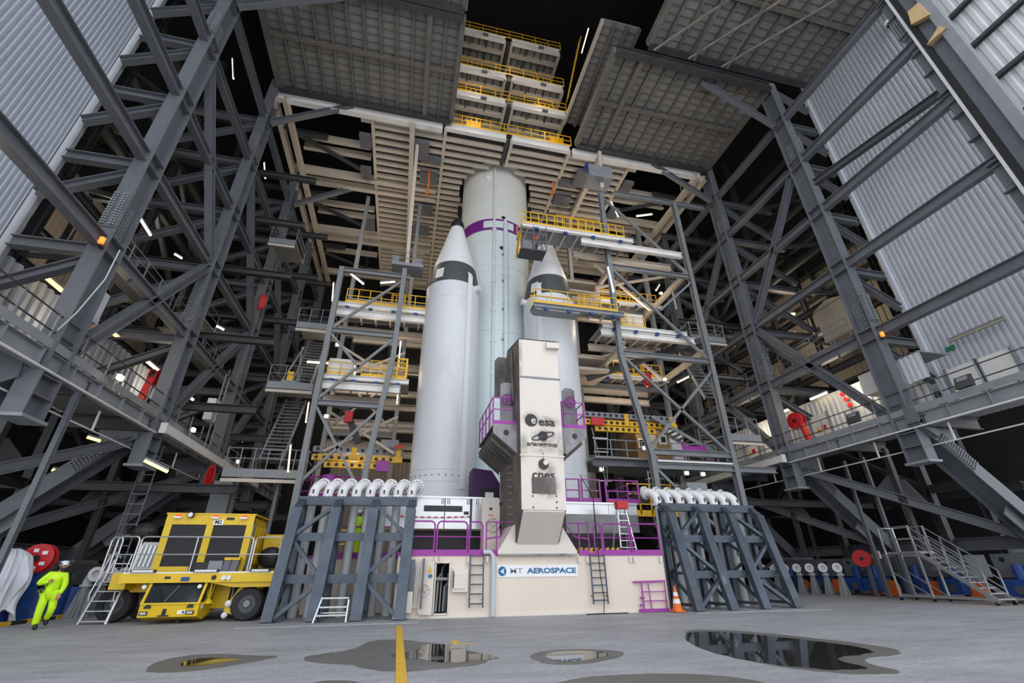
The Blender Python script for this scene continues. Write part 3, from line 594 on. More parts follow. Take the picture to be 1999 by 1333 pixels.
# opened hatch leaf with hand wheel, folded flat to the left of the doorway
hx0, hx1 = dx0-.52, dx0-.06
o = MB().prism([(hx0+.06, FY-.1, dz0), (hx1, FY-.16, dz0), (hx1, FY-.16, dz1+.02), (hx0+.06, FY-.1, dz1+.02), (hx0, FY-.1, dz1-.08), (hx0, FY-.1, dz0+.1)], (0,-.05,0)).build('hatch_leaf', 'cream_clean', t)
wheel((hx0+.17, FY-.24, .85), .17, t); MB().prism([(hx0+.26, FY-.2, 1.35), (hx0+.40, FY-.2, 1.35), (hx0+.33, FY-.2, 1.58)], (0,-.01,0)).build('warning_triangle', 'mark_yellow', t); MB().box(hx0+.28, hx0+.40, FY-.22, FY-.2, 1.2, 1.3).build('blue_sign', 'sign_blue', t)
# open control cabinet beside the left rack
x0, x1 = AY(788, 1150, FY).x, AY(823, 1150, FY).x
c = MB().box(x0, x0+.3, FY-.32, FY, .55, 1.75).build('control_cabinet', 'steel', t); MB().box(x0+.3, x1, FY-.05, FY, .3, 1.78).build('cabinet_back', 'cream_clean', t); MB().box(x1-.03, x1+.02, FY-.42, FY, .3, 1.78).build('cabinet_door', 'steel', t)
MB().box(x0-.02, x0+.3, FY-.34, FY-.02, .2, .8).build('small_box', 'cream_clean', t)
for k in range(3): MB().tube([(x0+.36+.09*k, FY-.1, .5), (x0+.36+.09*k, FY-.1, 1.6-.1*k)], .025, 6).build('gauge_tube', 'pipe_white', t)
# electrical box
x0, x1 = AY(883, 1130, FY).x, AY(912, 1130, FY).x; z1, z0 = AY(900, 1110, FY).z, AY(900, 1155, FY).z
MB().box(x0, x1, FY-.18, FY, z0, z1).build('junction_box', 'cream_clean', t); MB().box(x0+.04, x1-.1, FY-.22, FY-.18, z0+.1, z1-.14).build('junction_lid', 'cream_clean', t)
for k in range(7): MB().box(x0-.02, x0+.04, FY-.24, FY-.22, z0+.15+k*.07, z0+.19+k*.07).build('latch', 'black', t)
def ladder(xa, xb, y, z0, z1, n, parent, m, lab=None):
    for x in (xa, xb): MB().bar((x, y, z0), (x, y, z1), .04, .05, (0,1,0)).build('rail', m, parent)
    for k in range(n): z = z0 + .12 + k*(z1-z0-.2)/(n-1); MB().bar((xa, y, z), (xb, y, z), .04, .04).build('rung', m, parent)
def wall_ladder(pa, pb, ztop, zbot, n, lb):
    xa, xb = AY(pa, 1140, FY-.15).x, AY(pb, 1140, FY-.15).x
    l = thing('ladder', lb, 'ladder', ((xa+xb)/2, FY-.15, zbot)); ladder(xa, xb, FY-.15, zbot, ztop, n, l, 'rack_steel')
    for x in (xa, xb):
        for z in (zbot+.25, ztop-.35): MB().bar((x, FY-.12, z), (x, FY, z), .03, .05).build('bracket', 'steel', l)
wall_ladder(917, 943, 1.93, .28, 6, 'dark steel ladder on the cream table between junction box and gray pipe')
wall_ladder(1156, 1184, 1.93, .30, 7, 'dark steel ladder with black cable on the cream table right of the sign')
x = AY(1172, 1140, FY-.2).x; MB().tube([(x, FY+1, 5), (x, FY-.22, 3.9), (x+.02, FY-.22, 1.2), (x+.08, FY-.24, .5), (x, FY-.3, .02), (x-.7, FY-.4, .02), (x+.9, FY-.35, .02)], .018, 5).build('hanging_cable', 'black', label='black cable hanging down over the right table ladder', cat='cable')
x = AY(962, 1140, FY-.12).x; MB().tube([(x-.35, FY-.1, 1.98), (x-.1, FY-.12, 1.99), (x, FY-.14, 1.86), (x, FY-.14, .02)], .085, 10).build('drain_pipe', 'pipe_gray', smooth=True, label='gray vertical drain pipe with top elbow on the cream table front', cat='pipe')
# name board
q = [AY(*p_, FY) for p_ in ((970, 1103), (1126.5, 1102.5), (1126.5, 1125.5), (970, 1126))]
sx0, sx1, sz0, sz1 = q[0].x, q[1].x, (q[2].z+q[3].z)/2, (q[0].z+q[1].z)/2
s = thing('name_board', 'long white name board with blue round logo and blue lettering on the cream table', 'sign', ((sx0+sx1)/2, FY-.03, sz0))
MB().box(sx0, sx1, FY-.03, FY-.002, sz0, sz1).build('board', 'sign_white', s)
zc = (sz0+sz1)/2; hh = sz1-sz0; lx = sx0 + hh*.5
MB().disc((lx, FY-.036, zc), (0,-1,0), hh*.40, .01, 24).build('logo_disc', 'sign_blue', s)
MB().prism([(lx-hh*.2, FY-.045, zc-.01), (lx+hh*.2, FY-.045, zc+hh*.24), (lx+hh*.1, FY-.045, zc), (lx+hh*.2, FY-.045, zc-hh*.24)], (0,-.006,0)).build('logo_arrow', 'sign_white', s)
text('lettering', 'MT', hh*.62, (sx0+hh*1.85, FY-.036, zc), (1,0,0), (0,0,1), 'sign_gray', s, .004, .001, sx=1.5)
text('lettering', 'AEROSPACE', hh*.62, (sx0+(sx1-sx0)*.672, FY-.036, zc), (1,0,0), (0,0,1), 'sign_blue', s, .004, .008, sx=1.45)
# purple access gate lying against the right end
g = thing('purple_gate', 'low purple gate frame against the right end of the cream table', 'gate', (9.2, FY-.1, .05))
gp = lambda x, y: AY(x, y, FY-.1)
for a, b, w_ in (((1236, 1136), (1298, 1134), .06), ((1252, 1138), (1258, 1192), .04), ((1265, 1138), (1273, 1192), .03), ((1297, 1135), (1303, 1192), .03), ((1255, 1155), (1300, 1154), .03), ((1257, 1173), (1302, 1172), .03), ((1249, 1192), (1306, 1190), .1), ((1250, 1167), (1258, 1167), .06), ((1250, 1181), (1258, 1181), .06)):
    MB().bar(gp(*a), gp(*b), w_, w_, (0,1,0)).build('bar', 'purple_paint', g)
# small fittings along the deck edge
m = 0
for px in (851, 861, 914, 951, 967, 1130, 1146, 1230, 1238, 1289): p = AY(px, 1092, FY-.06); MB().cbox(p, .07, .1, .2).build('deck_socket', 'cream_clean', t)
# ---------------------------------------------------------------- purple deck railings
def loop_rail(x0, x1, y, label, mid=True, slope=None):
    """one rounded handrail panel between two floor points on the deck edge"""
    z0 = TZ+.06; h = 1.06; r = thing('purple_railing', label, 'railing', ((x0+x1)/2, y, z0), 'purple handrail panels along the table deck')
    c = .12
    MB().tube([(x0, y, z0), (x0, y, z0+h-c), (x0+c*.4, y, z0+h-c*.3), (x0+c, y, z0+h), (x1-c, y, z0+h), (x1-c*.4, y, z0+h-c*.3), (x1, y, z0+h-c), (x1, y, z0)], .03, 8).build('frame', 'purple_paint', r)
    MB().tube([(x0, y, z0+.55), (x1, y, z0+.55)], .022, 6).build('mid_rail', 'purple_paint', r)
    MB().box(x0-.02, x1+.02, y-.02, y+.02, z0, z0+.13).build('toe_board', 'purple_paint', r)
    return r
Xa = lambda px, y=1050: AY(px, y, FY).x
for k, (a, b) in enumerate(((655, 715), (722, 786), (798, 848), (853, 912), (916, 942), (1160, 1174), (1177, 1228), (1232, 1286))):
    rail_y = FB+.05 if k < 2 else FY+.05
    loop_rail(AY(a, 1050, rail_y).x, AY(b, 1050, rail_y).x, rail_y, ['purple handrail panel seen between pipes of the left rack', 'purple handrail panel just left of the third white panel of the skirt', 'purple handrail panel nearest the right post of the left rack', 'purple handrail panel above the open hatch of the table', 'narrow purple handrail panel above the left ladder', 'narrow purple handrail panel above the right ladder', 'wide purple handrail panel right of the right ladder', 'purple handrail panel at the right end of the table deck'][k])
for sgn, pa, pb, lb in ((1, 950, 999, 'slanted purple handrail left of the mast foot'), (-1, 1150, 1103, 'slanted purple handrail right of the mast foot')):
    x0, x1 = Xa(pa), Xa(pb); z0 = TZ+.06; r = thing('purple_railing', lb, 'railing', ((x0+x1)/2, FY+.05, z0))
    MB().tube([(x0, FY+.05, z0), (x0, FY+.05, z0+1.06), (x1, FY+.05, z0+1.06), (x0+(x1-x0)*.55, FY+.05, z0+.56), (x0, FY+.05, z0+.5)], .03, 8).build('frame', 'purple_paint', r)
    xm = x0+(x1-x0)*.4; MB().tube([(xm, FY+.05, z0), (xm, FY+.05, z0+1.06)], .025, 6).build('post', 'purple_paint', r)
    MB().box(min(x0, xm)-.02, max(x0, xm)+.02, FY+.03, FY+.07, z0, z0+.13).build('toe_board', 'purple_paint', r)
MB().bar((TX0, FB-.01, TZ+.02), (TS, FB-.01, TZ+.02), .05, .12).build('deck_edge', 'purple_paint', t); MB().bar((TS, FY-.01, TZ+.04), (Xa(972), FY-.01, TZ+.04), .05, .1).build('deck_edge', 'purple_paint', t); MB().bar((Xa(1128), FY-.01, TZ+.04), (TX1, FY-.01, TZ+.04), .05, .1).build('deck_edge', 'purple_paint', t)
# ---------------------------------------------------------------- white skirt around the booster feet
SY = 20.5
k = thing('booster_skirt', 'bright white panelled skirt under the left booster above the table deck', 'skirt', (1.3, 23, 2.95))
xs = [AY(p_, 1000, SY).x for p_ in (748, 801, 868, 918, 942)]
for a, b in zip(xs[:-1], xs[1:]): MB().box(a+.02, b-.02, SY, SY+.1, 2.98, 4.2).build('panel', 'skirt_white', k)
MB().box(xs[0], xs[-1], SY-.06, SY+8, 4.2, 4.28).build('top_plate', 'skirt_white', k)
for x in (xs[1], xs[3]+.03): MB().bar((x, SY-.05, 2.6), (x, SY-.05, 4.2), .07, .07, (0,1,0)).build('post', 'steel_dark', k)
MB().box(xs[1]+.55, xs[3]-.35, SY-.015, SY, 3.66, 3.9).build('dark_recess', 'steel_dark', k); MB().box(xs[3]-.28, xs[3]-.06, SY-.015, SY, 3.55, 3.68).build('dark_recess', 'steel_dark', k)
for x in (xs[1]+.15, xs[2]-.1, xs[2]+.15, xs[3]-.1, xs[3]+.3): MB().tube([(x-.04, SY-.04, 4.18), (x-.04, SY-.05, 3.98), (x+.04, SY-.05, 3.98), (x+.04, SY-.04, 4.18)], .012, 5).build('hook', 'black', k)
tp = thing('barrier_tape', 'red and white barrier tape stretched across the white skirt', 'tape', ((xs[0]+xs[3])/2, SY-.1, 3.4))
n = 26; zt = 3.47
for i in range(n):
    a = xs[0]+(xs[3]-xs[0])*i/n; b = xs[0]+(xs[3]-xs[0])*(i+1)/n; sg = lambda q_: zt - .05*math.sin(PI*(q_-xs[0])/(xs[3]-xs[0]))
    MB().bar((a, SY-.1, sg(a)), (b, SY-.1, sg(b)), .006, .05).build('stripe', 'red' if i % 2 else 'sign_white', tp)
MB().box(TS, 3.4, SY+.6, SY+.7, TZ+.06, 2.95).build('gap_shade_sheet', 'black', k)  # black sheet stands in for the shade in the gap below the skirt
k = thing('booster_skirt', 'stained gray and white skirt under the right booster above the table deck', 'skirt', (9, 23, 2.9))
xr = [AY(p_, 1010, SY).x for p_ in (1104, 1160, 1190, 1212, 1228, 1246)]
for i, (a, b) in enumerate(zip(xr[:-1], xr[1:])):
    MB().box(a+.01, b-.01, SY-.03*(i % 2), SY+.1, 2.9, 3.66).build('panel', 'skirt_gray', k); MB().box(a+.01, b-.01, SY+.02, SY+.1, 3.66, 4.1).build('upper_panel', 'skirt_white', k)
MB().box(xr[0], xr[-1], SY-.06, SY+8, 4.1, 4.18).build('top_plate', 'skirt_white', k)
MB().box(xr[0], xr[-1], SY+.6, SY+.7, TZ+.06, 2.9).build('gap_shade_sheet', 'black', k)  # gap shade under the right skirt, drawn as a black sheet
MB().prism([(xr[0], SY, 2.9), (xr[-1]-.6, SY, 2.9), (xr[-1]-1.4, SY+1.6, 2.35), (xr[0], SY+1.6, 2.35)], (0,0,-.04)).build('sloped_plate', 'skirt_gray', k)
b_ = thing('yellow_beam', 'short yellow black-striped beam low behind the right table railing', 'beam', (8.6, FY+.6, TZ+.06)); xa, xb = AY(1130, 1075, FY+.6).x, AY(1212, 1075, FY+.6).x
MB().box(xa, xb, FY+.5, FY+.7, TZ+.06, TZ+.28).build('bar', 'yellow_rail', b_)
for i in range(8): x = xa+(xb-xa)*(i+.3)/8; MB().prism([(x, FY+.49, TZ+.16), (x+.1, FY+.49, TZ+.16), (x+.18, FY+.49, TZ+.28), (x+.08, FY+.49, TZ+.28)], (0,.01,0)).build('stripe', 'black', b_)
# upper purple railing on the right skirt
r = thing('upper_railing', 'purple railing on top of the right skirt beside the mast', 'railing', (9, SY+.1, 4.18))
xs2 = [AY(p_, 960, SY+.1).x for p_ in (1104, 1131, 1136, 1171, 1175, 1183, 1246)]
for a, b in ((0, 1), (2, 3), (4, 4), (5, 6)):
    if a == b: continue
    for x in (xs2[a], xs2[b]): MB().bar((x, SY+.1, 4.18), (x, SY+.1, 5.25), .07, .07, (0,1,0)).build('post', 'purple_paint', r)
    for z in (5.22, 4.72): MB().bar((xs2[a], SY+.1, z), (xs2[b], SY+.1, z), .05, .05).build('rail', 'purple_paint', r)
    MB().bar((xs2[a], SY+.1, 4.28), (xs2[b], SY+.1, 4.28), .03, .2).build('toe_board', 'purple_paint', r)
for y in (SY+1.2, SY+2.4, SY+3.6): MB().bar((xs2[6], y, 4.18), (xs2[6], y, 5.25), .06, .06).build('post', 'purple_paint', r)
for z in (5.22, 4.72): MB().bar((xs2[6], SY+.1, z), (xs2[6], SY+3.6, z), .05, .05).build('rail', 'purple_paint', r)
yr = thing('yellow_railing', 'yellow railing with black hoses behind the right pipe rack', 'railing', (12, 22.5, 4.0))
x0, x1 = AY(1225, 960, 22.3).x, AY(1330, 960, 22.3).x
for z in (4.4, 4.9, 5.4): MB().bar((x0, 22.3, z), (x1, 22.3, z), .05, .05).build('rail', 'yellow_rail', yr)
for i in range(6): x = x0+(x1-x0)*i/5; MB().bar((x, 22.3, 3.9), (x, 22.3, 5.4), .06, .06, (0,1,0)).build('post', 'yellow_rail', yr)
MB().bar((x0, 22.3, 3.95), (x1, 22.3, 3.95), .06, .3).build('toe_board', 'yellow_rail', yr)
for i in range(7): MB().tube([(x0+.6+i*.25, 22.6, 5.3), (x0+.5+i*.3, 22.6, 4.5), (x0+.9+i*.25, 22.6, 3.6)], .05, 6).build('hose', 'black', yr)
# cream side hatch between left booster and mast
x0, x1 = AY(941, 1000, 19.5).x, AY(976, 1000, 19.5).x; z1, z0 = AY(960, 971, 19.5).z, TZ+.06
h = thing('side_hatch', 'cream hatch door with round hand wheel standing left of the mast', 'hatch', ((x0+x1)/2, 19.5, z0))
MB().prism([(x0, 19.5, z0), (x1, 19.5, z0), (x1, 19.5, z1-.08), (x1-.08, 19.5, z1), (x0+.08, 19.5, z1), (x0, 19.5, z1-.08)], (0,.12,0)).build('leaf', 'cream_clean', h)
wheel(((x0+x1)/2+.06, 19.42, z0+(z1-z0)*.52), .26, h); MB().box(x1+.04, x1+.16, 19.5, 19.7, z0, z1).build('frame', 'soot', h)
for z in (z0+.3, z0+1, z1-.3): MB().box(x1-.03, x1+.05, 19.42, 19.5, z, z+.1).build('hinge', 'black', h)
MB().box((x0+x1)/2-.07, (x0+x1)/2+.05, 19.49, 19.5, z1-.5, z1-.4).build('plate', 'black', h); MB().box((x0+x1)/2-.12, (x0+x1)/2+.1, 19.49, 19.5, z1-.72, z1-.68).build('plate', 'orange', h)
cvr = thing('purple_cover', 'dark purple fabric cover with small white logo between left booster and mast', 'cover', (3.9, 22, 4.2))
xa, xb = AY(922, 950, 21.8).x, AY(976, 950, 21.8).x
MB().prism([(xa, 21.8, 4.2), (xb, 21.8, 4.2), (xb, 21.8, 5.1), (xb-.4, 21.8, 5.7), (xa, 21.8, 5.8)], (0,1.2,0)).build('fabric', 'purple_dark', cvr); MB().prism([(xa+.25, 21.7, 4.25), (xb-.1, 21.7, 4.25), (xb-.15, 21.7, 4.8), (xa+.5, 21.7, 4.9)], (0,.1,0)).build('black_bag', 'black', cvr); MB().box(xa+.6, xa+1.0, 21.68, 21.7, 4.42, 4.68).build('white_logo', 'sign_white', cvr)
# ================================================================ MAST
MF = 16.3; ml, mr = 4.1, 5.77
t = thing('service_mast', 'tall cream service mast with soot stains and space agency lettering before the rocket', 'mast', (4.95, 17.6, 1.94))
def soot_mat(): # cream paint with burnt smudges round the raised emblems
    m = mat('mast_paint', (.74, .675, .60), .5, 0, .04, .8); n = m.node_tree.nodes; L = m.node_tree.links; b = n['Principled BSDF']
    tcx = n.new('ShaderNodeTexCoord'); nz = n.new('ShaderNodeTexNoise'); nz.inputs['Scale'].default_value = 3.5; nz.inputs['Detail'].default_value = 7; L.new(tcx.outputs['Object'], nz.inputs[0])
    tot = None
    for (x, z, rx, rz, k) in ((-.40, 4.70, .42, .34, .9), (.25, 4.60, .6, .3, .7), (.12, 4.02, .6, .38, .75), (.1, 3.55, .8, .25, .45), (.14, 2.75, .42, .42, .8), (.14, 2.2, .55, .5, .9), (-.75, 3.6, .25, .6, .6), (.75, 3.7, .25, .7, .6), (0, 6.45, 1.2, .10, .35), (-.8, 7.2, .12, 1.2, .5)):
        mp = n.new('ShaderNodeMapping'); mp.inputs['Location'].default_value = (-x/rx, 0, -z/rz); mp.inputs['Scale'].default_value = (1/rx, 0, 1/rz); L.new(tcx.outputs['Object'], mp.inputs[0])
        ln = n.new('ShaderNodeVectorMath'); ln.operation = 'LENGTH'; L.new(mp.outputs[0], ln.inputs[0])
        mr = n.new('ShaderNodeMapRange'); mr.interpolation_type = 'SMOOTHSTEP'; mr.inputs['From Min'].default_value = 1.15; mr.inputs['From Max'].default_value = .35; mr.inputs['To Max'].default_value = k; L.new(ln.outputs['Value'], mr.inputs[0])
        if tot is None: tot = mr.outputs[0]
        else: a_ = n.new('ShaderNodeMath'); a_.operation = 'MAXIMUM'; L.new(tot, a_.inputs[0]); L.new(mr.outputs[0], a_.inputs[1]); tot = a_.outputs[0]
    r = n.new('ShaderNodeMapRange'); r.inputs['From Min'].default_value = .22; r.inputs['From Max'].default_value = .58; L.new(nz.outputs[0], r.inputs[0])
    mu = n.new('ShaderNodeMath'); mu.operation = 'MULTIPLY'; L.new(tot, mu.inputs[0]); L.new(r.outputs[0], mu.inputs[1])
    base = b.inputs['Base Color'].links[0].from_socket; mx = n.new('ShaderNodeMix'); mx.data_type = 'RGBA'; L.new(mu.outputs[0], mx.inputs['Factor']); L.new(base, mx.inputs[6]); mx.inputs[7].default_value = (.16, .145, .14, 1); L.new(mx.outputs[2], b.inputs['Base Color'])
soot_mat()
def face(z0, z1, nm, m): MB().box(ml, mr, MF, MF+.06, z0+.012, z1-.012).build(nm, m, t)
for a_, b_ in ((8.39, 10.14), (5.23, 8.39), (3.3, 5.23)): face(a_, b_, 'front_panel', 'mast_paint')
for z in (8.39, 5.23): MB().box(ml-.03, mr+.03, MF-.03, MF+.06, z-.03, z+.03).build('seam_flange', 'steel_light' if z > 6 else 'cream', t)
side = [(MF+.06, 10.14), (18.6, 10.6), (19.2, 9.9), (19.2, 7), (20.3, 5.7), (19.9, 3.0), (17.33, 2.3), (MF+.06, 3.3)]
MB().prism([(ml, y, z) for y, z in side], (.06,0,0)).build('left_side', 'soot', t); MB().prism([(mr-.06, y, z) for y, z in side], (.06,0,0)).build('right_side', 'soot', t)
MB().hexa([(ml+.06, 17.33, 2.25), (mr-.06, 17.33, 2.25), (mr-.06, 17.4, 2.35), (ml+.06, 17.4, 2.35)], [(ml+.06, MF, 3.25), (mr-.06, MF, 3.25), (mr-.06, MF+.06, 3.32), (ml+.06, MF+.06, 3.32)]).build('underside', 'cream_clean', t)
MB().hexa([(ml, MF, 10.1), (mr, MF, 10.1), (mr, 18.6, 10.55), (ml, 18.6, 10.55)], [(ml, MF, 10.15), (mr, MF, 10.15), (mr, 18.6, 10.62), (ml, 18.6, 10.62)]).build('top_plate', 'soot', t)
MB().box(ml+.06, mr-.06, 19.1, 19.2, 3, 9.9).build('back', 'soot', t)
pz = AY(1003, 1024, 17.36).z
MB().prism([AY(972, 1082, 17.36), AY(1127, 1081, 17.36), AY(1127, 1076, 17.36), AY(1095, 1024, 17.36), AY(1003, 1024, 17.36), AY(972, 1076, 17.36)], (0,1.6,0)).build('foot', 'cream_clean', t)
MB().bar(AY(972, 1083, 17.34), AY(1127, 1082, 17.34), .06, .06).build('weld_strip', 'soot_light', t)
x0 = AY(1066, 672, MF-.15).x; MB().box(x0, mr+.02, MF-.22, MF, 9.72, 9.98).build('vent_box', 'cream_clean', t)
for kx in range(5): x = x0+kx*(mr-x0)/4; MB().bar((x, MF-.2, 9.98), (x, MF-.2, 10.08), .02, .02, (0,1,0)).build('vent_pin', 'steel_dark', t)
# cables and rungs on the left side
for zz in range(12): z = 3.0 + zz*.26; MB().tube([(ml-.02, 17.5+zz*.04, z), (ml-.12, 17.5+zz*.04, z+.02), (ml-.12, 17.8+zz*.04, z+.06), (ml-.02, 17.8+zz*.04, z+.04)], .018, 5).build('rung', 'steel_light', t)
for k_ in range(4): MB().tube([(ml-.05, 17.2+.4*k_, 7.6), (ml-.09, 17.3+.4*k_, 9.0), (ml-.06, 17.5+.45*k_, 10.1)], .06, 6).build('burnt_cable', 'soot', t)
# rear hatch opened to the left
a, b = AY(966, 740, 19.6), AY(990, 740, 19.6); z1, z0 = AY(975, 697, 19.6).z, AY(975, 776, 19.6).z
MB().prism([(a.x, 19.6, z0), (b.x, 19.6, z0), (b.x, 19.6, z1), (a.x+.15, 19.6, z1), (a.x, 19.6, z1-.2)], (0,.08,0)).build('rear_hatch', 'soot', t)
# side brackets with railings and hatches
def wing(px, lower, lab, door, sgn):
    g = thing('bracket_platform', lab, 'platform', (AY(px[0], 829, 16.9).x, 18, 5.4))
    xo, xi = px; yo = 16.9
    zt, zm, zb = 6.55, 6.2, 5.45
    MB().prism([(xi, yo, zt), (xo, yo, zt), (xo, yo, zm), (xi, yo, zb)], (0,.12,0)).build('front_plate', 'soot_light', g)
    MB().box(min(xo, xi), max(xo, xi), yo+.12, 20.6, zt-.06, zt).build('floor_plate', 'soot', g)
    MB().hexa([(xi, yo+.12, zb), (xi, 20.5, zb), (xi, 20.5, zb+.05), (xi, yo+.12, zb+.05)], [(xo, yo+.12, zm), (xo, 20.5, zm), (xo, 20.5, zm+.05), (xo, yo+.12, zm+.05)]).build('underside', 'soot', g)
    for i in range(7): y = yo+.5+i*.5; MB().prism([(xi, y, zb-.02), (xo, y, zm-.02), (xo, y, zm-.18), (xi-sgn*0, y, zb-.2)], (0,.07,0)).build('rib', 'soot', g)
    MB().disc(((xi*.55+xo*.45), yo-.01, 6.22), (0,-1,0), .11, .03, 16).build('lifting_hole', 'black', g)
    zr = zt; fr_ = [(xi, yo+.06), (xo, yo+.06), (xo, 20.4)]
    ii = lambda p_, z: (p_[0], p_[1], z)
    for p_ in ((xi-sgn*.05, yo+.06), (xo, yo+.06)) + tuple((xo, yo+.06+j*.85) for j in range(1, 5)): MB().bar((p_[0], p_[1], zr), (p_[0], p_[1], zr+1.15), .06, .06, (0,1,0)).build('post', 'purple_paint', g)
    for z in (zr+1.13, zr+.62): MB().tube([ii(q_, z) for q_ in fr_], .025, 6).build('rail', 'purple_paint', g)
    MB().bar((xi, yo+.04, zr+.08), (xo, yo+.04, zr+.08), .03, .16).build('toe_board', 'purple_paint', g)
    d0, d1, dt, db, wx, wy = door; yd = 17.6
    A, B = AY(d0, dt, yd), AY(d1, db, yd); c = .12
    MB().prism([(A.x, yd, zt), (B.x, yd, zt), (B.x, yd, A.z-c), (B.x-c, yd, A.z), (A.x+c, yd, A.z), (A.x, yd, A.z-c)], (0,.08,0)).build('hatch', 'soot_light', g)
    w_ = AY(wx, wy, yd-.15); wheel(w_, .24, g, 'purple_paint')
xo, xi = AY(963, 829, 16.9).x, ml
wing((xo, xi), 0, 'sooty bracket platform with purple railing on the left of the mast', (977, 1011, 746, 828, 991, 780), -1)
wing((AY(1143, 835, 16.9).x, AY(1102, 835, 16.9).x), 0, 'sooty bracket platform with purple railing on the right of the mast', (1097, 1126, 757, 833, 1113, 785), 1)
MB().box(mr, AY(1102, 835, 16.9).x, 16.9, 17.4, 5.5, 6.55).build('bracket_root', 'soot_light', t)
# agency emblems
def on(px, py): return AY(px, py, MF-.012)
p = on(1037, 820); MB().disc(p, (0,-1,0), .25, .012, 28).build('emblem_disc', 'soot_print', t, label='dark round e emblem')
text('emblem_letter', 'e', .42, p+V((.09,-.01,.0)), (1,0,0), (0,0,1), 'cream_clean', t, .004, .004)
text('agency_lettering', 'esa', .46, on(1067, 824), (1,0,0), (0,0,1), 'soot_print', t, .005, .012, sx=1.12)
p = on(1060, 851); MB().disc(p, (0,-1,0), .19, .012, 28).build('planet_disc', 'soot_print', t)
ring = [p + V((math.cos(a_)*.44, -.01, 0)) + V((0, 0, math.sin(a_)*.11 + math.cos(a_)*.13)) for a_ in [2*PI*i/28 for i in range(28)]]
MB().tube(ring, .022, 5, True).build('planet_ring', 'soot_print', t)
text('group_lettering', 'arianegroup', .235, on(1059, 867), (1,0,0), (0,0,1), 'soot_print', t, .005, .005, sx=1.08)
p = on(1061, 906); MB().disc(p, (0,-1,0), .2, .012, 28).build('emblem_disc', 'soot_print', t); MB().disc(p+V((.09,-.008,.07)), (0,-1,0), .1, .01, 20).build('emblem_cutout', 'cream_clean', t); MB().cyl(p+V((0,0,.1)), p+V((0,0,.42)), .012, 5).build('emblem_line', 'soot_print', t)
text('agency_lettering', 'cnes', .44, on(1061, 927), (1,0,0), (0,0,1), 'soot_print', t, .005, .008, sx=1.12)
a, b = on(1038, 931), on(1086, 964); MB().box(a.x, b.x, MF-.03, MF, b.z, a.z).build('burnt_plate', 'soot', t, label='sooty rectangular plate below lettering')
for qx, qy in ((1040, 968), (1086, 968), (1087, 980), (1041, 990), (1087, 991)): MB().disc(on(qx, qy), (0,-1,0), .03, .02, 8).build('bolt', 'soot_print', t)
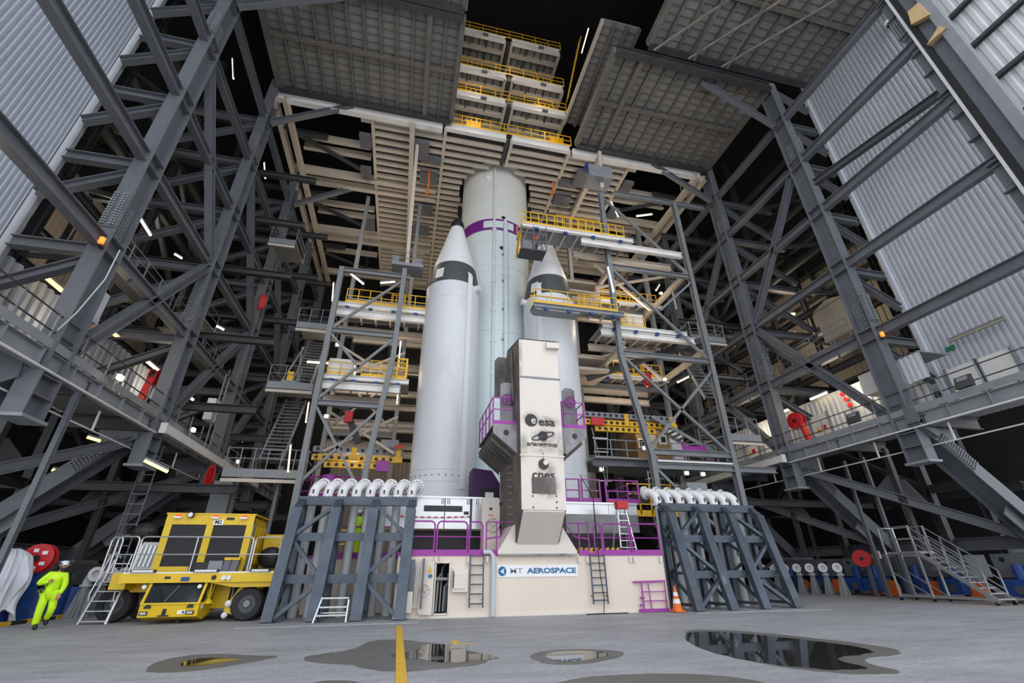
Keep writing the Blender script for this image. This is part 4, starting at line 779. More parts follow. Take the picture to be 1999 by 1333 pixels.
# ================================================================ PIPE RACKS
def rack(o, ang, label, plabel, elab, mirror):
    u = V((math.cos(ang), math.sin(ang), 0)); v = V((-math.sin(ang), math.cos(ang), 0)); o = V(o)
    P = lambda a, b, z: o + u*a + v*b + V((0,0,z))
    t = thing('pipe_rack', label, 'pipe rack', o + u*2 + v*.8); N = 4; S = 1.31 if not mirror else 1.45
    for i in range(N):
        a = i*S
        MB().chan(P(a, 0, .03), P(a, .85, 3.42), .34, .22, v, .03, 1).build('front_leg', 'rack_steel', t); MB().bar(P(a, .03, .04), P(a, .86, 3.42), .30, .05, v, (0, -.09)).build('leg_face', 'rack_steel', t)
        MB().bar(P(a, .85, 3.40), P(a, 1.22, 3.72), .26, .16, (0,0,1)).build('top_chamfer', 'rack_steel', t)
        MB().ibm(P(a, 1.5, .03), P(a, 1.5, 3.7), .2, .2, v, .02).build('back_post', 'rack_steel', t)
        for b0, z0, b1, z1 in ((.15, .25, 1.45, 1.2), (1.45, 1.25, .42, 1.75), (.45, 1.85, 1.45, 2.4), (1.45, 2.45, .75, 3.0), (.85, 3.3, 1.45, 2.75), (.1, .2, 1.45, .2), (.4, 1.25, 1.45, 1.25), (.62, 2.45, 1.45, 2.45)): MB().bar(P(a, b0, z0), P(a, b1, z1), .07, .1).build('lattice_bar', 'rack_steel', t)
        MB().bar(P(a, -.12, .015), P(a, 1.6, .015), .45, .03).build('foot_plate', 'steel_light', t)
    L = (N-1)*S
    MB().bar(P(-.15, 1.3, 3.72), P(L+.15, 1.3, 3.72), .26, .30).build('head_beam', 'rack_steel', t)
    for z, b in ((1.2, .52), (2.48, .82)):
        for i in range(N-1): MB().chan(P(i*S+.17, b, z), P((i+1)*S-.17, b, z), .14, .26).build('cross_beam', 'rack_steel', t)
    for (a0, z0, a1, z1) in ((.12, .12, S-.1, 1.05), (.12, 2.35, S-.15, 1.3), (.1, 2.55, S-.1, 3.5), (L-.1, .12, L-S+.1, 1.1), (L-.12, 2.3, L-S+.1, 1.35), (L-.12, 2.55, L-S+.1, 3.5)):
        MB().ibm(P(a0, .25*z0+.08, z0), P(a1, .25*z1+.08, z1), .12, .15, v, .02).build('diagonal_brace', 'rack_steel', t)
    # eight flanged pipes with elbows
    n = 8; sp = (L+.0)/7*.93; e = (u*.30 + v*.95 if not mirror else v*.87 - u*.5).normalized()
    for i in range(n):
        a = .15 + i*sp
        q = thing('water_pipe', f'{["leftmost", "second", "third", "fourth", "fifth", "sixth", "seventh", "rightmost"][i]} white elbow pipe from the left on the {plabel}', 'pipe', P(a, 1.9, 0), elab)
        B = P(a, 1.9, 0)
        MB().cyl(B+V((0,0,.02)), B+V((0,0,3.85)), .155, 14).build('riser', 'pipe_gray', q, True)
        MB().cyl(B+V((0,0,3.85)), B+V((0,0,3.89)), .25, 18).build('flange', 'pipe_white', q); MB().cyl(B+V((0,0,3.9)), B+V((0,0,3.94)), .25, 18).build('flange', 'pipe_white', q)
        R = .42; pts = [B + V((0,0,3.94))] + [B + V((0,0,4.02)) + e*(R-R*math.cos(k*PI/14)) + V((0,0,R*math.sin(k*PI/14))) for k in range(8)]
        end = pts[-1] + e*.06; pts.append(end)
        MB().tube(pts, .18, 14).build('elbow', 'pipe_white', q, True)
        f = MB().disc(end+e*.02, e, .285, .05, 20).build('flange', 'pipe_white', q); MB().disc(end+e*.10, e, .285, .04, 20, .15).build('flange', 'pipe_white', q)
        a_, sd, up_, ln = basis(end, end+e, (0,0,1)); mm = MB()
        for k in range(12): c = end + (sd*math.cos(2*PI*k/12) + up_*math.sin(2*PI*k/12))*.215; mm.cyl(c-e*.02, c+e*.13, .026, 6)
        mm.build('bolts', 'steel_dark', q)['kind'] = 'stuff'
        mm = MB()
        for k in range(10): c = B + V((math.cos(2*PI*k/10)*.21, math.sin(2*PI*k/10)*.21, 3.83)); mm.cyl(c, c+V((0,0,.14)), .02, 6)
        mm.build('bolts', 'steel_dark', q)['kind'] = 'stuff'
        MB().box(B.x-.03, B.x+.03, B.y-.2, B.y-.15, 4.05, 4.2).build('tag', 'steel_dark', q)
        if i % 2 == 0: MB().box(B.x-.025, B.x+.025, B.y-.175, B.y-.155, 1.85, 2.15).build('marking', 'steel_dark', q)
    return t
rack((-3.70, 17.2, 0), -.10, 'dark blue-gray steel rack holding eight pipes left of the launch table', 'rack left of the launch table', 'elbow pipes on the left rack', False)
rack((10.72, 16.72, 0), .05, 'dark blue-gray lattice rack holding eight pipes right of the launch table', 'rack right of the launch table', 'elbow pipes on the right rack', True)
# ================================================================ WORK PLATFORMS ROUND THE ROCKET
PZ = 29.9; HX, HY, HR = 5.15, 28.1, 3.05
t = thing('main_platform', 'wide beige main platform seen from below with a hole round the rocket core', 'platform', (5.15, 33, PZ))
segs = ((-4.6, .38), (.5, 4.85), (5.45, 9.8), (9.95, 14.9))
k = 0; y = 23.25
while y < 44:
    for a, b in segs:
        cut = []
        dy = abs(y-HY)
        if dy < HR:
            w_ = math.sqrt(HR*HR-dy*dy); l, r = HX-w_, HX+w_
            if a < l: cut.append((a, min(b, l)))
            if b > r: cut.append((max(a, r), b))
        else: cut = [(a, b)]
        for c, d in cut:
            if d-c > .2: MB().box(c, d, y-.12, y+.12, PZ, PZ+.30).build('floor_beam', 'beige_steel', t)
    y += .66
for a, b in ((-4.6, 14.9),):
    m = MB()
    for i in range(32):
        t0, t1 = 2*PI*i/32, 2*PI*(i+1)/32
        P0, P1 = (HX+HR*math.cos(t0), HY+HR*math.sin(t0)), (HX+HR*math.cos(t1), HY+HR*math.sin(t1))
        def edge(th):
            c, s_ = math.cos(th), math.sin(th); k_ = min(((14.9-HX) if c > 0 else (a-HX))/c if abs(c) > 1e-6 else 1e9, ((44-HY) if s_ > 0 else (22.6-HY))/s_ if abs(s_) > 1e-6 else 1e9); return (HX+c*k_, HY+s_*k_)
        e0, e1 = edge(t0), edge(t1); q = [(*P0, PZ+.75), (*P1, PZ+.75), (*e1, PZ+.75), (*e0, PZ+.75)]
        m.add(q, [(0,1,2,3)])
    m.build('floor_plate', 'steel_dark', t)
for x in (-4.7, .43, 5.0, 5.35, 9.88, 14.98):
    m = 'steel_dark' if x in (5.0,) else 'beige_steel'
    MB().box(x-.11, x+.11, 22.4, 24.7 if 2 < x < 9 else 44, PZ-.06, PZ+.4).build('edge_channel', m, t)
    if 2 < x < 9: MB().box(x-.11, x+.11, 31.6, 44, PZ-.06, PZ+.4).build('edge_channel', m, t)
for a, b in ((.4, 4.9), (5.35, 9.9)): MB().ibm((a, 22.35, PZ+.25), (b, 22.35, PZ+.25), .3, .6).build('front_beam', 'white_steel', t)
for sx in (-1, 1): # wings with paired I-beams
    A, B = (-10.9, .2) if sx < 0 else (21.2, 10.1)
    for y in (22.35, 28.4, 29.5, 35.4, 36.5, 42.3): MB().ibm((A, y, PZ+.05), (B, y, PZ+.05), .36, .62).build('cross_girder', 'white_steel' if y < 23 else 'beige_steel', t)
    MB().ibm(((A+B)/2+sx*.2, 23.1, PZ+.5), (B, 23.1, PZ+.5), .3, .5).build('cross_girder', 'white_steel', t)
    for y in (25.6, 26.6, 32.5, 33.6, 39.2): MB().ibm((A+sx*-.9, y, PZ+.6), (B-(-sx)*5.2*-1 if False else (A+B)/2+(-sx)*.3, y, PZ+.6), .3, .5).build('cross_girder', 'beige_steel', t)
    for x, w_ in ((A, .32), (A-sx*.7, .3)): MB().ibm((x, 22, PZ-.45), (x, 44, PZ-.45), w_, .55).build('runway_beam', 'beige_steel', t)
    x = B + sx*2.1; MB().bar((x, 21.9, PZ-.42), (x, 44, PZ-.42), .34, .45).build('runway_beam', 'beige_steel', t)
    for j in range(3): yj = 24.5+j*7; MB().bar((A, yj, PZ-.1), (A-sx*5.5, yj+3.5, PZ+.3), .22, .25).build('wind_brace', 'steel_dark', t)
    xs_ = (A+B)/2
    for j, (xx, yy, zz, w_, d_) in enumerate(((B+sx*1.4, 24.3, PZ-.5, 1.1, 1.6), (B+sx*.6, 25.2, PZ-.35, 1.5, .5), (B+sx*.7, 27.0, PZ-.35, 1.4, 1.1), (B+sx*.8, 30.6, PZ-.4, 1.3, 1.1), (xs_-sx*.1, 24.4, PZ-.4, .8, 1.2), (xs_, 27.4, PZ-.5, .8, 1.2), (xs_, 33.6, PZ-.5, .8, 1.2), (B+sx*1.0, 33.4, PZ-.4, 1.4, 1.1))):
        MB().box(xx-w_/2, xx+w_/2, yy-d_/2, yy+d_/2, zz, zz+.3).build('gray_hatch', 'steel', t, label='gray hatch box hung below')
MB().lathe([(HR+.2, PZ-.02), (HR+.25, PZ-1.3), (HR+.3, PZ-1.3), (HR+.3, PZ-.0)], (HX, HY), 6, fa+PI*.60, fa+PI*1.40, cap=False).build('octagonal_collar', 'steel_dark', t)
hx = .1
MB().tube([(-.5, 26.3, PZ-.1), (-.45, 26.4, PZ-1.4), (-.5, 26.5, PZ-2.6)], .09, 6).build('crane_hoist', 'orange', label='orange hoist chain hanging left of the rocket core', cat='hoist')
MB().tube([(9.5, 25.4, PZ-.1), (9.45, 25.5, PZ-1.4)], .09, 6).build('crane_hoist', 'orange', label='orange hoist chain hanging right of the rocket core above yellow railing', cat='hoist')
# upper floors above
def yrail(x0, x1, y, z, parent, posts, h=1.05, m='yellow_rail', mid=True, toe=True):
    for i in range(posts): x = x0+(x1-x0)*i/(posts-1); MB().bar((x, y, z), (x, y, z+h), .05, .05, (0,1,0)).build('post', m, parent)
    for zz in (h, h*.52): MB().bar((x0, y, z+zz), (x1, y, z+zz), .045, .045).build('rail', m, parent)
    if toe: MB().bar((x0, y, z+.08), (x1, y, z+.08), .03, .15).build('toe_board', m, parent)
for n_, z in enumerate((34.0, 37.3, 42.5)):
    u = thing('upper_platform', ['first', 'second', 'third'][n_] + ' beige platform floor with yellow railing above the main platform', 'platform', (5.15, 25, z))
    for a, b in ((.5, 4.85), (5.45, 9.8)):
        MB().ibm((a, 22.35, z+.15), (b, 22.35, z+.15), .3, .6).build('front_beam', 'white_steel', u)
        for i in range(5): MB().box(a, b, 23.4+i*1.15-.16, 23.4+i*1.15+.16, z-.1, z+.25).build('floor_beam', 'beige_steel', u)
        MB().box(a, b, 22.5, 29, z+.3, z+.38).build('floor_plate', 'deck_gray', u)
        for i in range(7): xx = a+.3+i*(b-a-.6)/6; MB().box(xx-.03, xx+.03, 22.6, 29, z+.18, z+.3).build('rib', 'steel_dark', u)
        for x in (a, b): MB().box(x-.1, x+.1, 22.4, 29, z-.15, z+.3).build('edge_channel', 'beige_steel', u)
        for i in range(2): MB().bar((a+1.3+i*1.5, 22.5, z-.02), (a+1.3+i*1.5, 27, z-.02), .08, .08).build('hanger_bar', 'steel_dark', u)
        MB().cbox(((a+b)/2+.4, 22.1, z-.12), .45, .2, .12).build('lamp_box', 'steel', u)
    MB().box(5.02, 5.3, 22.4, 29, z-.2, z+.2).build('gap_channel', 'steel_dark', u)
    yrail(.5, 9.9, 22.25, z+.45, u, 9)
    for a in (.9, 7.4):
        for i in range(5): MB().bar((a+i*.4, 22.6, z+.45), (a+i*.4, 22.6, z+1.5), .05, .05).build('gate_bar', 'yellow_rail', u)
        if n_ < 2: MB().box(a-.2, a+1.2, 22.7, 22.74, z+.5, z+1.4).build('yellow_panel', 'yellow_rail', u)
u = thing('front_railing', 'yellow railing on the front edge of the beige main platform above the core', 'railing', (5.15, 22.2, PZ+.55)); yrail(.5, 10.0, 22.2, PZ+.55, u, 10)
for a in (1.9, 8.4):
    for i in range(4): MB().bar((a+i*.35, 22.4, PZ+.55), (a+i*.35, 22.4, PZ+1.7), .05, .05).build('gate_bar', 'yellow_rail', u)
    MB().box(a, a+1.1, 22.45, 22.49, PZ+.7, PZ+1.6).build('yellow_panel', 'yellow_rail', u)
MB().bar((9.9, 27.5, 42.9), (9.9, 27.5, 50), .2, .2).build('shaft_post', 'steel_dark', label='dark post carrying the pale stair in the shaft', cat='post')
u = thing('shaft_stair', 'pale stair flight high in the dark shaft above the platforms', 'stair', (9, 27, 44))
for i in range(5): MB().box(8.2, 9.8, 25+i*.5, 25.3+i*.5, 45+i*.9, 45.25+i*.9).build('tread', 'beige_steel', u)
MB().bar((8.15, 25, 45), (8.15, 27.5, 49.5), .1, .3).build('stringer', 'beige_steel', u)
u = thing('yellow_stair_rail', 'steep yellow stair railing beside the dark shaft at upper right', 'railing', (10.4, 21, 36))
for d in (0, .5): MB().bar((10.2, 22.3+d, 36.5), (10.6, 19.5+d, 40.5), .06, .06).build('rail', 'yellow_rail', u)
for i in range(6): MB().bar((10.2+i*.08, 22.3-i*.55, 36.5+i*.8), (10.2+i*.08, 22.8-i*.55, 36.5+i*.8), .04, .04).build('rung', 'yellow_rail', u)
# ================================================================ LEFT TOWER
def frame(t, Y, posts, bars, diags, m='tower_steel', s=.2):
    for pl in posts:
        for a, b in zip(pl[:-1], pl[1:]): MB().ibm((a[0], Y, a[1]), (b[0], Y, b[1]), s, s*1.15, (0,1,0), .03).build('post', m, t)
    for x0, x1, z in bars: MB().ibm((x0, Y, z), (x1, Y, z), s*.9, s*1.1).build('cross_beam', m, t)
    for (xa, za, xb, zb) in diags: MB().bar((xa, Y+.02, za), (xb, Y+.02, zb), s*.5, s*.5, (0,1,0)).build('diagonal_brace', m, t)
tl = thing('support_tower', 'gray braced support tower with kinked post left of the rocket', 'tower', (-3.1, 25.5, 0))
frame(tl, 23.5, [[(-4.9, 17.6), (-4.9, 0)], [(-1.28, 18), (-1.33, 12.0), (-1.95, 6), (-1.95, 1.98)]], [(-4.9, -.9, 17.45), (-4.9, -1.3, 13.35), (-4.9, -1.6, 9.15)], [(-1.3, 17.2, -4.85, 13.5), (-4.85, 13.2, -3.0, 11.2), (-1.4, 13.2, -4.85, 9.3), (-4.85, 9.0, -2.2, 5), (-1.7, 9.0, -4.85, 5.2)], s=.27)
frame(tl, 29.5, [[(-5.2, 29), (-5.2, 0)], [(-1.0, 29), (-1.0, 1.98)]], [(-5.2, -1, 13.6), (-5.2, -1, 9.2)], [(-5.2, 13.4, -1, 9.4), (-1, 13.4, -5.2, 9.4)], s=.26)
for z in (19.5, 14.3, 12.4, 10.2, 9.9, 8.2): MB().ibm((-5.5, 30.5, z), (1.5, 30.5, z), .3, .4).build('floor_beam', 'beige_steel', tl)
for z in (12.4, 14.8, 17): MB().ibm((-5.5, 36, z+2), (2.5, 36, z+2), .3, .5).build('floor_beam', 'beige_steel', tl)
for z0, z1 in ((11.0, 14.6), (6.8, 10.2)):
    MB().bar((-4.6, 26.5, z0+2.8), (-.8, 26.5, z0+.6), .1, .14).build('diagonal_brace', 'beige_steel', tl); MB().bar((-4.6, 26.6, z0+.6), (-.8, 26.6, z0+2.8), .1, .14).build('diagonal_brace', 'beige_steel', tl)
def shelf(label, x0, x1, Y, z, rx0, rx1, m='white_steel', cab=None, depth=2.2, posts=7, beam2=None, endframe=False, grey=False):
    s = thing('access_platform', label, 'platform', ((x0+x1)/2, Y, z))
    MB().ibm((x0, Y, z), (x1, Y, z), .2, .28, (0,0,1), .03).build('edge_beam', m, s)
    MB().box(x0, x1, Y+.1, Y+depth, z+.05, z+.12).build('floor_plate', 'steel_light', s)
    nb = int((x1-x0)/.8)
    for i in range(nb): x = x0+(x1-x0)*(i+.5)/nb; MB().box(x-.05, x+.05, Y+.12, Y+depth, z-.12, z+.05).build('cross_bar', 'beige_steel', s)
    if beam2: a, b, dz, dy = beam2; MB().ibm((a, Y+dy, z+dz), (b, Y+dy, z+dz), .26, .42, (0,0,1), .035).build('support_beam', 'white_steel', s); MB().ibm((a, Y+depth, z+dz), (b, Y+depth, z+dz), .26, .42).build('support_beam', 'beige_steel', s)
    for i in range(4): x = x0+(x1-x0)*(i+.5)/4; MB().cbox((x, Y-.02, z-.2), .22, .2, .16).build('roller', 'blue', s)
    yrail(rx0, rx1, Y, z+.14, s, posts, 1.0)
    MB().box(rx0, rx1, Y-.03, Y, z+.14, z+.34).build('kick_plate', 'yellow_rail', s)
    yrail(rx0, rx1, Y+depth-.1, z+.14, s, posts, 1.0, toe=False)
    n = 5; xg = rx0+(rx1-rx0)*.55
    for i in range(n): MB().bar((xg+i*.28, Y+.3, z+.14), (xg+i*.28, Y+.3, z+1.25), .05, .05).build('gate_bar', 'yellow_rail', s)
    for zz in (.5, 1.2): MB().bar((xg, Y+.3, z+zz), (xg+(n-1)*.28, Y+.3, z+zz), .05, .05).build('gate_bar', 'yellow_rail', s)
    if endframe:
        for z_ in (.14, .8, 1.35): MB().bar((rx1, Y-.05, z+z_), (rx1-.5, Y-.05, z+z_), .09, .09).build('end_frame', 'yellow_rail', s)
        for x in (rx1, rx1-.5): MB().bar((x, Y-.05, z+.14), (x, Y-.05, z+1.4), .1, .1).build('end_frame', 'yellow_rail', s)
    if cab:
        a, b, h = cab; c = MB().box(a, b, Y+.25, Y+1.3, z+.2, z+.2+h).build('white_cabinet', 'white_steel', s)
        MB().box(a, b, Y+.08, Y+.12, z+.14, z+.34).build('kick_plate', 'yellow_rail', s)
        for zz in (.55, .95): MB().bar((a-.05, Y+.1, z+zz), (b+.05, Y+.1, z+zz), .035, .035).build('rail', 'yellow_rail', s)
        for x in (a, (a+b)/2, b): MB().bar((x, Y+.1, z+.14), (x, Y+.1, z+.97), .04, .04).build('post', 'yellow_rail', s)
    return s
shelf('upper white platform with yellow railing behind the left tower beside the booster', -5.0, .3, 24.3, 15.55, -4.5, .2, beam2=(-5.05, .25, -.55, .0), posts=8)
shelf('lower white platform with white cabinet and yellow railing on the left tower', -5.0, -.35, 24.0, 10.8, -2.95, -.55, cab=(-4.75, -3.4, 1.0), beam2=(-5.1, -.8, -.5, .0), posts=6, endframe=True)
shelf('farther yellow railed platform behind the right tower at mid height', 12.5, 19, 27.5, 20.2, 13, 18.5, posts=8)
shelf('low yellow railed platform behind the right tower below the white cabinet', 12.5, 18, 27, 13.6, 13, 17.5, posts=7)
# gray landings and stairs left of the tower
def landing(label, x0, x1, y0, y1, z, m='steel_light', h=1.0):
    g = thing('landing', label, 'landing', ((x0+x1)/2, (y0+y1)/2, z))
    MB().box(x0, x1, y0, y1, z-.06, z).build('floor_plate', 'deck_gray', g)
    MB().chan((x0, y0, z-.2), (x1, y0, z-.2), .1, .4).build('edge_beam', 'steel_light', g); MB().bar((x0, y0-.02, z-.55), (x1, y0-.02, z-.55), .1, .16).build('edge_beam', 'beige_steel', g)
    n = max(3, int((x1-x0)/.5))
    for i in range(n): x = x0+(x1-x0)*i/(n-1); MB().bar((x, y0, z), (x, y0, z+h), .04, .04).build('post', m, g)
    for zz in (h, h*.5): MB().tube([(x0, y1, z+zz), (x0, y0, z+zz), (x1, y0, z+zz), (x1, y1, z+zz)], .022, 5).build('rail', m, g)
    for x in (x0, x1): MB().bar((x, y1, z), (x, y1, z+h), .04, .04).build('post', m, g)
    return g
def stair(label, x0, x1, p0, p1, n, m='steel_light', axis='y'):
    g = thing('stair_flight', label, 'stair', ((x0+x1)/2, (p0[0]+p1[0])/2, min(p0[1], p1[1])))
    Q = (lambda x, a, z: (x, a, z)) if axis == 'y' else (lambda x, a, z: (a, x, z))
    for x in (x0, x1): MB().bar(Q(x, p0[0], p0[1]), Q(x, p1[0], p1[1]), .06, .22).build('stringer', m, g)
    for i in range(n):
        f = (i+.5)/n; a, z = p0[0]+(p1[0]-p0[0])*f, p0[1]+(p1[1]-p0[1])*f
        lo, hi = Q(x0, a-.12, z-.02), Q(x1, a+.12, z+.02); MB().box(min(lo[0], hi[0]), max(lo[0], hi[0]), min(lo[1], hi[1]), max(lo[1], hi[1]), lo[2], hi[2]).build('tread', m, g)
    return g
landing('gray railed landing at the top of the left stair tower', -7.4, -5.4, 26.2, 28.5, 15.1)
landing('gray railed landing at mid height left of the support tower', -8.0, -5.6, 25.6, 28, 10.9)
stair('upper flight of steel stairs left of the support tower', -7.0, -6.0, (28.5, 14.9), (26.5, 10.9), 16)
stair('lower flight of steel stairs left of the support tower', -7.5, -6.4, (28.2, 10.7), (25.8, 6.6), 17)
landing('low gray landing behind the left pipe rack', -8.6, -4.9, 24.5, 26.5, 5.9)
for sx, px, lb in ((-9.8, 0, 'left'),):
    j = thing('lifting_gantry', 'small gray lifting frame with yellow ram standing on a left landing', 'lifting frame', (-6.9, 25.5, 10.95))
    for x, x2 in ((-7.3, -6.8), (-6.5, -6.9)): MB().bar((x, 25.6, 10.9), (x2, 26.6, 13.6), .07, .07).build('leg', 'steel_light', j)
    MB().bar((-7.3, 25.6, 10.95), (-6.5, 25.6, 10.95), .1, .12).build('base', 'steel_light', j); MB().box(-7.1, -6.8, 25.7, 25.9, 11.0, 11.6).build('ram', 'yellow_rail', j)
landing('small railed cage platform high on the left truss', -10.2, -8.6, 26, 28.5, 21.0)
landing('small railed landing at the inner side of second left column', -13.5, -12.0, 25, 27, 14.3)
# ================================================================ RIGHT TOWER
tr = thing('support_tower', 'gray braced support tower with kinked post right of the rocket', 'tower', (14.8, 24.5, 0))
frame(tr, 21.95, [[(11.78, 25.8), (11.72, 12.7), (12.77, 6.86), (12.85, 0)], [(17.72, 26), (17.78, 0)]], [(12.9, 20.3, 25.95), (11.8, 17.7, 19.2), (11.75, 17.8, 12.85), (12.8, 17.8, 7.05), (12.8, 20.4, 6.3)], [(11.85, 25.4, 17.7, 19.4), (11.8, 19.1, 17.75, 12.9), (11.8, 12.7, 17.7, 7.1), (17.7, 12.2, 12.85, 7.3), (12.9, 6.2, 17.7, 1.5), (17.7, 18.8, 14.9, 16.2)], s=.29)
MB().bar((13.0, 21.85, 6.56), (17.6, 21.85, 6.56), .1, .09).build('white_pipe', 'pipe_white', tr)
frame(tr, 28.0, [[(11.5, 29), (11.5, 0)], [(18.2, 29), (18.2, 0)]], [(11.5, 18.2, 19.6), (11.5, 18.2, 13.2), (11.5, 18.2, 8)], [], s=.28)
for z in (18.8, 13.4):
    MB().bar((11.8, 24.5, z+.4), (17.6, 24.5, z+2.2), .16, .16).build('diagonal_brace', 'beige_steel', tr); MB().bar((12, 24.7, z+2.6), (16, 24.7, z-.8), .16, .16).build('diagonal_brace', 'beige_steel', tr)
for z in (21.8, 20.4, 19.0, 15.6, 13.0, 12.3): MB().ibm((9.9, 28.5, z), (17, 28.5, z), .3, .4).build('floor_beam', 'beige_steel', tr)
for z in (19.2, 13.2):
    for x in (12.2, 17.6): MB().ibm((x, 22.2, z+.4), (x, 30, z+.4), .25, .35).build('side_beam', 'beige_steel', tr)
for z in (18.0, 17.2, 16.6, 12.0, 11.2):
    MB().box(9.8, 12.4, 25, 27.6, z+1.8, z+2.0).build('platform_underside', 'beige_steel', tr)
s = shelf('long white platform with bright yellow railing across the tip of the right booster', 5.6, 13.2, 21.0, 20.75, 5.65, 12.6, beam2=(9.6, 16.8, -.45, .2), posts=14, depth=1.6)
for i in range(7): MB().bar((8.0+i*.5, 21.1, 20.9), (8.0+i*.5, 21.1, 22.15), .05, .05).build('gate_bar', 'yellow_rail', s)
MB().bar((8.0, 21.1, 22.1), (11.0, 21.1, 22.1), .05, .05).build('gate_bar', 'yellow_rail', s)
for d in (0, .8): yz = [(5.6, 21.0+d, 20.9), (5.35, 21.0+d, 18.6)]; MB().bar(yz[0], yz[1], .07, .07).build('ladder_stile', 'yellow_rail', s)
for i in range(7): MB().bar((5.58-i*.035, 21.0, 20.6-i*.3), (5.58-i*.035, 21.8, 20.6-i*.3), .04, .04).build('rung', 'yellow_rail', s)
b = thing('hanging_basket', 'dark gray hanging work basket under the yellow railed platform by the booster tip', 'basket', (6.2, 21.2, 18.8))
for z in (18.85, 19.5, 20.1): MB().tube([(5.5, 20.9, z), (7.1, 20.9, z), (7.1, 21.9, z), (5.5, 21.9, z)], .04, 5, True).build('hoop', 'steel', b)
for x, y in ((5.5, 20.9), (7.1, 20.9), (7.1, 21.9), (5.5, 21.9), (6.3, 20.9)): MB().bar((x, y, 18.85), (x+.05, y, 20.7), .06, .06).build('upright', 'steel', b)
MB().box(5.5, 7.1, 20.9, 21.9, 18.8, 18.86).build('floor', 'steel_dark', b); MB().box(5.7, 6.3, 21.3, 21.7, 19.0, 19.8).build('equipment_box', 'steel_light', b); MB().box(6.4, 6.55, 21.0, 21.1, 19.7, 20.1).build('red_valve', 'red', b)
s = shelf('yellow railed gray platform wrapping the gray band of the right booster', 6.25, 11.9, 21.2, 15.05, 6.3, 11.5, m='steel_light', posts=6, depth=.85)
MB().prism([(6.25, 21.2, 14.95), (9.2, 21.2, 14.95), (9.0, 21.2, 14.78), (6.4, 21.2, 14.78)], (0,.75,0)).build('underside_frame', 'steel_light', s)
s = shelf('white beam platform with white cabinet and yellow rail right of the booster', 10.9, 16.7, 22.2, 14.75, 12.2, 12.6, cab=(12.3, 13.9, 1.05), beam2=(10.8, 17.2, -.4, .1), posts=2)
# rear clutter: tubes, cabin, perforated beams
def perf(label, x0, x1, Y, z, ends=True, cols=('steel_light', 'yellow_rail', 'yellow_rail'), zs=(.45, 0, -.38)):
    g = thing('lifting_beam', label, 'lifting beam', ((x0+x1)/2, Y, z-.4))
    for j, (dz, m) in enumerate(zip(zs, cols)):
        a, b = (x0, x1) if j < 2 else (x0+.7, x0+(x1-x0)*.75)
        MB().box(a, b, Y, Y+.18, z+dz-.16, z+dz+.16).build('beam', m, g); n = int((b-a)/.38); mm = MB()
        for i in range(n): mm.disc((a+.25+i*(b-a-.5)/(n-1), Y-.004, z+dz), (0,-1,0), .1, .012, 12)
        mm.build('holes', 'black', g)['kind'] = 'stuff'
    for x in (x1-.25, x0+(x1-x0)*.45): MB().box(x-.14, x+.14, Y-.03, Y, z-.15, z+.6).build('clamp_plate', 'yellow_rail', g)
    return g
g = perf('gray and yellow perforated lifting beams right of the mast', 9.9, 16.0, 24.0, 9.2); MB().box(10.3, 11.1, 23.8, 23.98, 8.95, 9.4).build('red_hydraulics', 'red', g); MB().bar((10.3, 23.9, 8.8), (10.9, 23.9, 5.5), .05, .05).build('ladder_frame', 'steel_light', g); MB().bar((11.3, 23.9, 8.8), (10.9, 23.9, 5.5), .05, .05).build('ladder_frame', 'steel_light', g)
for i in range(4): MB().bar((10.3, 23.9, 8.2-i*.8), (11.2, 23.9, 8.2-i*.8), .05, .05).build('ladder_frame', 'pipe_white', g)
g = perf('gray and yellow perforated lifting beams left of the booster', -5.2, -.3, 26.8, 7.1); MB().box(-1.6, -.6, 26.6, 26.8, 7.75, 8.2).build('drive_unit', 'steel_light', g); MB().box(-.8, -.3, 26.5, 26.6, 7.7, 7.9).build('red_tip', 'red', g); MB().box(-1.7, -1.0, 26.6, 26.8, 6.4, 7.0).build('purple_block', 'purple_paint', g)
c = thing('brown_cabin', 'brown and beige cabin with small windows on a walkway behind the right tower', 'cabin', (15.6, 26, 7.2))
MB().box(14.2, 16.6, 26, 28.4, 7.2, 9.6).build('body', 'brown_panel', c); MB().box(16.6, 17.6, 26, 28.4, 7.2, 9.6).build('side_wall', 'clad_white', c); MB().box(14.8, 15.6, 25.97, 26, 7.3, 9.5).build('door', 'clad_beige', c)
for x, z in ((14.35, 8.6), (15.9, 8.9)):
    f = MB().box(x-.05, x+.45, 25.95, 26, z-.3, z+.3).build('window_frame', 'white_steel', c); MB().box(x+.03, x+.37, 25.93, 25.95, z-.22, z+.22).build('pane', 'glass_dark', f)
w_ = thing('walkway', 'gray walkway with handrails crossing behind the right tower', 'walkway', (14, 24.5, 6.4))
MB().box(9.8, 18, 22.6, 26.5, 6.75, 6.85).build('floor_plate', 'deck_gray', w_); MB().bar((9.8, 23, 6.6), (18, 23, 6.6), .12, .35).build('edge_beam', 'steel', w_)
for i in range(9): MB().bar((10+i*.95, 23, 6.85), (10+i*.95, 23, 7.9), .05, .05).build('post', 'steel_light', w_)
for z in (7.35, 7.88): MB().bar((10, 23, z), (17.6, 23, z), .05, .05).build('rail', 'steel_light', w_)
MB().box(15.4, 16.8, 22.9, 22.94, 7.5, 7.75).build('purple_panel', 'purple_paint', w_)
for x in (15.4, 16.8): MB().bar((x, 22.9, 6.85), (x, 22.9, 7.9), .07, .07).build('purple_post', 'purple_paint', w_)
landing('gray railed landing on the right tower beside the second column', 18.0, 20.2, 22.2, 24.8, 8.4)
landing('upper gray railed landing right of the support tower', 18.0, 20.6, 23.5, 26, 15.6)
stair('steel stair flight sloping down right of the cabin', 23.6, 24.6, (14.2, 9.6), (18.0, 7.6), 12, axis='x')
